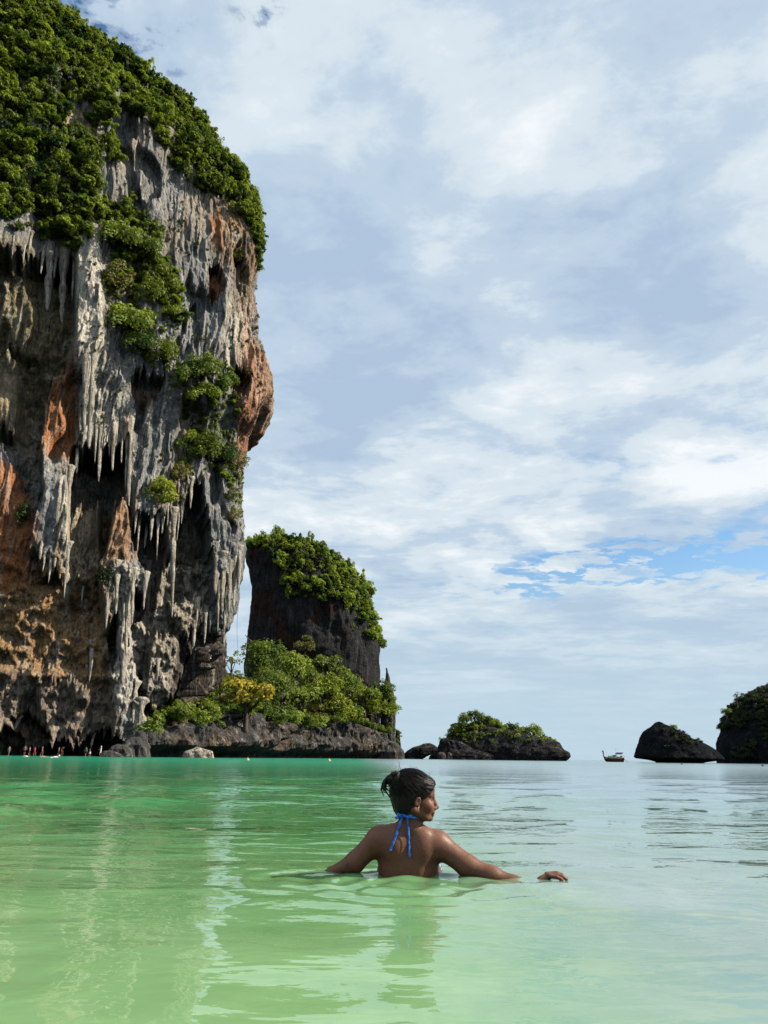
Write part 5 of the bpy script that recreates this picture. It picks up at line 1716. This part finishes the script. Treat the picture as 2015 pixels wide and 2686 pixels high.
def build_bikini():
    m, N, out = new_mat('blue_ribbon')
    g = N.n('ShaderNodeNewGeometry')
    n = N.noise(g.outputs['Position'], 55.0, 3.0, 0.5)
    principled(N, out, N.ramp(n, ((0.35, (0.014, 0.075, 0.42)), (0.6, (0.05, 0.25, 0.72)))), 0.55, 0.3)
    mp, N, out = new_mat('patterned_fabric')
    g = N.n('ShaderNodeNewGeometry')
    v = N.n('ShaderNodeTexVoronoi'); v.inputs['Scale'].default_value = 75.0
    N.l(g.outputs['Position'], v.inputs['Vector'])
    principled(N, out, N.ramp(v.outputs['Distance'], ((0.25, (0.70, 0.75, 0.80)), (0.42, (0.03, 0.10, 0.38)))), 0.6, 0.3)
    # neck band, from the nape round both sides of the neck
    path = []
    c = S(1072, 2146, 0.014)
    for a in np.linspace(-200, 20, 30):
        r = 0.0600
        path.append(c + np.array([math.cos(R(a)) * r * 1.02, math.sin(R(a)) * r, 0.006 * math.cos(R(a + 60)) - 0.010 * max(0.0, math.cos(R(a))) + 0.004]))
    V1 = tube(path, 0.0066, 8, 0.12, True, 3)
    obj('neck_strap', quads_to_mesh('neck_strap', *V1), m, WOMAN)
    knot = []
    k0 = skin_at(1060, 2140, 0.010)
    rg = np.random.default_rng(4)
    f = Field(np.arange(-0.05, 0.06, 0.0028), np.arange(-0.03, 0.03, 0.0028), np.arange(-0.03, 0.03, 0.0028))
    f.ell((0.0, 0, 0.0), (0.011, 0.008, 0.010), 0.004)
    f.ell((-0.022, 0, 0.002), (0.017, 0.005, 0.009), 0.004, rot=np.array([[0.94, 0, 0.34], [0, 1, 0], [-0.34, 0, 0.94]]))
    f.ell((0.024, 0, -0.004), (0.020, 0.005, 0.009), 0.004, rot=np.array([[0.94, 0, -0.34], [0, 1, 0], [0.34, 0, 0.94]]))
    f.cone((-0.01, -0.006, 0.006), (0.012, -0.006, -0.006), 0.0045, 0.0045, 0.002)
    V, F = f.mesh()
    obj('knot', mesh_np('knot', V + k0, F), m, WOMAN)
    # the two hanging ends
    for name, pts, w in (('tie', [(1055, 2141), (1050, 2158), (1044, 2178), (1037, 2200), (1030, 2216), (1024, 2230)], 0.0056),
                         ('tie', [(1067, 2143), (1072, 2160), (1073, 2182), (1072, 2205), (1073, 2228), (1075, 2248)], 0.0048)):
        P = np.array([skin_at(x, y, 0.007) for x, y in pts])
        for k in range(2):
            P[1:-1] = (P[:-2] + 2 * P[1:-1] + P[2:]) / 4
        t = np.linspace(0, 1, 26); u = np.linspace(0, 1, len(P))
        P = np.stack([np.interp(t, u, P[:, c]) for c in range(3)], 1)
        P[:, 1] -= 0.004
        V = []
        for i, p in enumerate(P):
            tw = 0.25 * math.sin(i * 0.55) + (0.9 if i < 3 else 0)
            e = np.array([math.cos(tw), -math.sin(tw), 0]); n_ = np.array([math.sin(tw), math.cos(tw), 0])
            ww = w * (1.0 + 0.15 * math.sin(i * 1.1))
            V += [p - e * ww - n_ * 0.0012, p + e * ww - n_ * 0.0012, p + e * ww + n_ * 0.0012, p - e * ww + n_ * 0.0012]
        V = np.array(V)
        F = grid_faces(len(P), 4, True)
        F = np.concatenate([F, [[0, 1, 2, 3]], [[len(V) - 1, len(V) - 2, len(V) - 3, len(V) - 4]]])
        obj(name, mesh_np(name, V, F), m, WOMAN)
    # side of the bikini top, seen at the right edge of the ribs
    f = Field(np.arange(-0.12, 0.12, 0.005), np.arange(-0.12, 0.12, 0.005), np.arange(-0.12, 0.12, 0.005))
    c0 = S(1117, 2288, 0.135)
    f.ell((0.004, 0.006, 0.002), (0.078, 0.072, 0.071), 0.01)
    V, F = f.mesh()
    obj('bikini_cup', mesh_np('bikini_cup', V + c0, F), mp, WOMAN)
    c1 = S(1028, 2290, 0.135)
    obj('bikini_cup', mesh_np('bikini_cup', V + c1, F), mp, WOMAN)
    gm, N, out = new_mat('gold')
    b = principled(N, out, (0.8, 0.6, 0.3), 0.3, 0.5); b.inputs['Metallic'].default_value = 1.0
    f = Field(np.arange(-0.01, 0.01, 0.001), np.arange(-0.01, 0.01, 0.001), np.arange(-0.01, 0.01, 0.001))
    f.ell((0, 0, 0), (0.0034, 0.0026, 0.0034), 0.001); f.cone((0, 0, 0), (0, -0.001, -0.006), 0.0014, 0.0022, 0.001)
    V, F = f.mesh()
    obj('earring', mesh_np('earring', V + hp(0.002, -0.083, -0.038), F), gm, WOMAN)


build_bikini()


# ---------------------------------------------------------------- long-tail boat
def build_boat():
    BY = water_y(1612, 1998.6)
    B = lambda px, py, dy=0.0: at(px, py, BY + dy)
    org = B(1612, 1998.6)
    root = obj('longtail_boat', None, loc=org.tolist())
    tag(root, 'small wooden long-tail boat with a dark canopy moored in the bay', 'boat')
    wood = plain('boat_wood', (0.045, 0.03, 0.02), 0.6, 0.3, 0.3, 2.0); trim = plain('boat_trim', (0.40, 0.30, 0.20), 0.6, 0.3, 0.2, 3.0)
    green = plain('green_paint', (0.03, 0.17, 0.12), 0.5, 0.4, 0.25, 2.0); cloth = plain('dark_canvas', (0.012, 0.018, 0.045), 0.7, 0.2, 0.2, 4.0)
    metal = plain('engine_metal', (0.03, 0.03, 0.03), 0.5, 0.5, 0.2, 5.0); white = plain('white_paint', (0.7, 0.7, 0.68), 0.5, 0.4, 0.1, 4.0)
    st = [(1581.5, 1969, 1970.5, 0.05), (1582.5, 1975, 1979, 0.08), (1583.5, 1981, 1987, 0.14), (1585, 1984, 1993, 0.35), (1588, 1985.5, 1997, 0.6), (1594, 1987, 2000, 0.85), (1602, 1988, 2001, 1.0), (1612, 1988.5, 2001, 1.05), (1622, 1988.5, 2001, 0.98), (1630, 1988, 2000, 0.8), (1636, 1987, 1998, 0.55)]

    def loft(sec, nz=7):
        V = []
        for px, yt, yb, hb in sec:
            t = B(px, yt); b = B(px, yb)
            for sgn in (-1, 1):
                pass
            ring = []
            for k in np.linspace(0, 1, nz):
                z = t[2] + (b[2] - t[2]) * k; w = hb * (1 - k ** 2.6) + 0.02
                ring.append((t[0], t[1] - w, z))
            for k in np.linspace(1, 0, nz):
                z = t[2] + (b[2] - t[2]) * k; w = hb * (1 - k ** 2.6) + 0.02
                ring.append((t[0], t[1] + w, z))
            V += ring
        V = np.array(V) - org
        F = grid_faces(len(sec), nz * 2, True)
        n = nz * 2
        ends = np.array([[0, i, i + 1, i + 1] for i in range(1, n - 1)] + [[len(V) - n, len(V) - n + i + 1, len(V) - n + i, len(V) - n + i] for i in range(1, n - 1)])
        return V, np.concatenate([F, ends])
    obj('hull', quads_to_mesh('hull', *loft(st)), wood, root)
    # gunwale strakes
    for sgn in (-1, 1):
        pts = np.array([B(px, yt, sgn * hb) for px, yt, yb, hb in st[3:]]) - org
        obj('gunwale', quads_to_mesh('gunwale', *tube(pts, 0.09, 6)), trim, root)
    pts = np.array([B(1584.2, 1985), B(1583.4, 1979), B(1582.2, 1973), B(1581.2, 1968.6)]) - org
    obj('prow_post', quads_to_mesh('prow_post', *tube(pts, [0.2, 0.16, 0.22, 0.30], 8)), wood, root)
    bx = B(1583.6, 1982) - org
    obj('prow_ribbons', quads_to_mesh('prow_ribbons', *tube([bx + [0, 0, 0.25], bx, bx - [0, 0, 0.5]], [0.24, 0.27, 0.16], 8, 0.15)), plain('ribbon_cloth', (0.45, 0.22, 0.15), 0.8, 0.1, 0.4, 6.0), root)
    # side boards and cargo between bow and canopy
    for a, b_, mt in ((1588, 1597, trim), (1597, 1606, green), (1606, 1615, green), (1615, 1626, wood)):
        p = (B(a, 1986.5, -0.75) + B(b_, 1986.5, -0.75)) / 2 - org
        w = B(b_, 1986, 0)[0] - B(a, 1986, 0)[0]
        obj('side_board', quads_to_mesh('side_board', *box(p + [0, 0, -0.1], (w * 0.94, 0.08, 0.55)), smooth=False), mt, root)
    p = B(1604, 1984.5) - org
    obj('cargo', quads_to_mesh('cargo', *box(p, (2.2, 1.0, 0.55)), smooth=False), white, root)
    p = B(1612, 1982.5) - org
    obj('green_cover', quads_to_mesh('green_cover', *box(p, (1.1, 1.0, 0.5)), smooth=False), green, root)
    # canopy: a sagging tarpaulin on four poles
    u = np.linspace(0, 1, 9); v = np.linspace(-1, 1, 5)
    ca = B(1612.5, 1978.3, -0.9) - org; cb = B(1631, 1978.6, -0.9) - org; cc = B(1618, 1973.8, 1.1) - org; cd = B(1636, 1974.2, 1.1) - org
    V = []
    for lift in (0.0, 0.07):
        for vv in (v + 1) / 2:
            for uu in u:
                V.append((ca * (1 - uu) + cb * uu) * (1 - vv) + (cc * (1 - uu) + cd * uu) * vv + np.array([0, 0, lift - 0.08 * math.sin(uu * math.pi * 2) ** 2]))
    n1 = len(v) * len(u); f1 = grid_faces(len(v), len(u))
    rim = [r for r in ([(i, i + 1, i + 1 + n1, i + n1) for i in range(len(u) - 1)] + [(n1 - len(u) + i + 1, n1 - len(u) + i, 2 * n1 - len(u) + i, 2 * n1 - len(u) + i + 1) for i in range(len(u) - 1)])]
    obj('canopy', mesh_np('canopy', np.array(V), np.concatenate([f1[:, ::-1], f1 + n1, np.array(rim)])), cloth, root)
    for q in (ca, cb, cc, cd):
        foot = np.array([q[0], q[1] * 0.7, B(1612, 1988)[2] - org[2]])
        obj('canopy_post', quads_to_mesh('canopy_post', *tube([foot, q], 0.05, 6)), white, root)
    q = B(1615, 1973) - org
    obj('mast', quads_to_mesh('mast', *tube([q - [0, 0, 1.2], q + [0, 0, 1.0]], 0.035, 6)), white, root)
    fl = q + np.array([0.12, 0, 0.85])
    obj('flag', quads_to_mesh('flag', *box(fl, (0.28, 0.02, 0.3)), smooth=False), white, root)
    e = B(1629.5, 1986.5) - org
    eng = obj('engine', quads_to_mesh('engine', *join([box(e, (0.8, 0.5, 0.6)), box(e + [0.1, 0, 0.4], (0.45, 0.4, 0.25))]), smooth=False), metal, root)
    obj('exhaust', quads_to_mesh('exhaust', *tube([e + [0.2, -0.3, 0.1], e + [0.4, -0.35, 0.5]], 0.06, 6)), metal, eng)
    obj('tail_shaft', quads_to_mesh('tail_shaft', *tube([e + [0.2, 0, 0], B(1640, 1993) - org, B(1648, 1999.6) - org], [0.09, 0.07, 0.05], 6)), metal, root)


build_boat()

# ---------------------------------------------------------------- floats and the climbing rope
M_FLOAT = plain('float_plastic', (0.75, 0.45, 0.22), 0.5, 0.4, 0.15, 8.0)
for _x, _y, _lb in ((650, 1994, 'small orange and white float left of the sunlit reflection'), (864, 1996, 'small orange and white float in front of the headland'),
                    (1789, 2005, 'tiny dark float in front of the wedge-shaped rock'), (2001, 2010, 'tiny dark float near the right edge')):
    _Y = water_y(_x, _y); _p = at(_x, _y, _Y)
    _f = Field(np.arange(-0.3, 0.3, 0.03), np.arange(-0.3, 0.3, 0.03), np.arange(-0.2, 0.45, 0.03))
    _f.ell((0, 0, 0.03), (0.2, 0.2, 0.15), 0.03); _f.cone((0, 0, 0.12), (0, 0, 0.26), 0.06, 0.05, 0.03)
    _v, _fc = _f.mesh()
    _r = obj('buoy', None, loc=(_p[0], _Y, 0.0))
    obj('float', mesh_np('float', _v, _fc), M_FLOAT if _x < 1000 else M_BARK, _r)
    obj('ring', quads_to_mesh('ring', *tube([[math.cos(a) * 0.045, 0, 0.30 + math.sin(a) * 0.045] for a in np.linspace(0, 6.28, 13)], 0.012, 5, 0, False)), M_FIG and plain('ring_metal', (0.2, 0.2, 0.2), 0.5), _r)
    tag(_r, _lb, 'buoy', 'floats on the water')

_t = np.linspace(0, 1, 24)
_rp = np.array([at(626 - 3 * t + 2.0 * math.sin(t * 7), 1500 + 215 * t, 158.0) for t in _t])
_o = obj('climbing_rope', quads_to_mesh('climbing_rope', *tube(_rp - _rp[0], 0.035, 5, 0, True)), plain('rope_fibre', (0.10, 0.10, 0.10), 0.9, 0.1), None, _rp[0].tolist())
tag(_o, 'thin climbing rope hanging free beside the right edge of the cliff', 'rope')
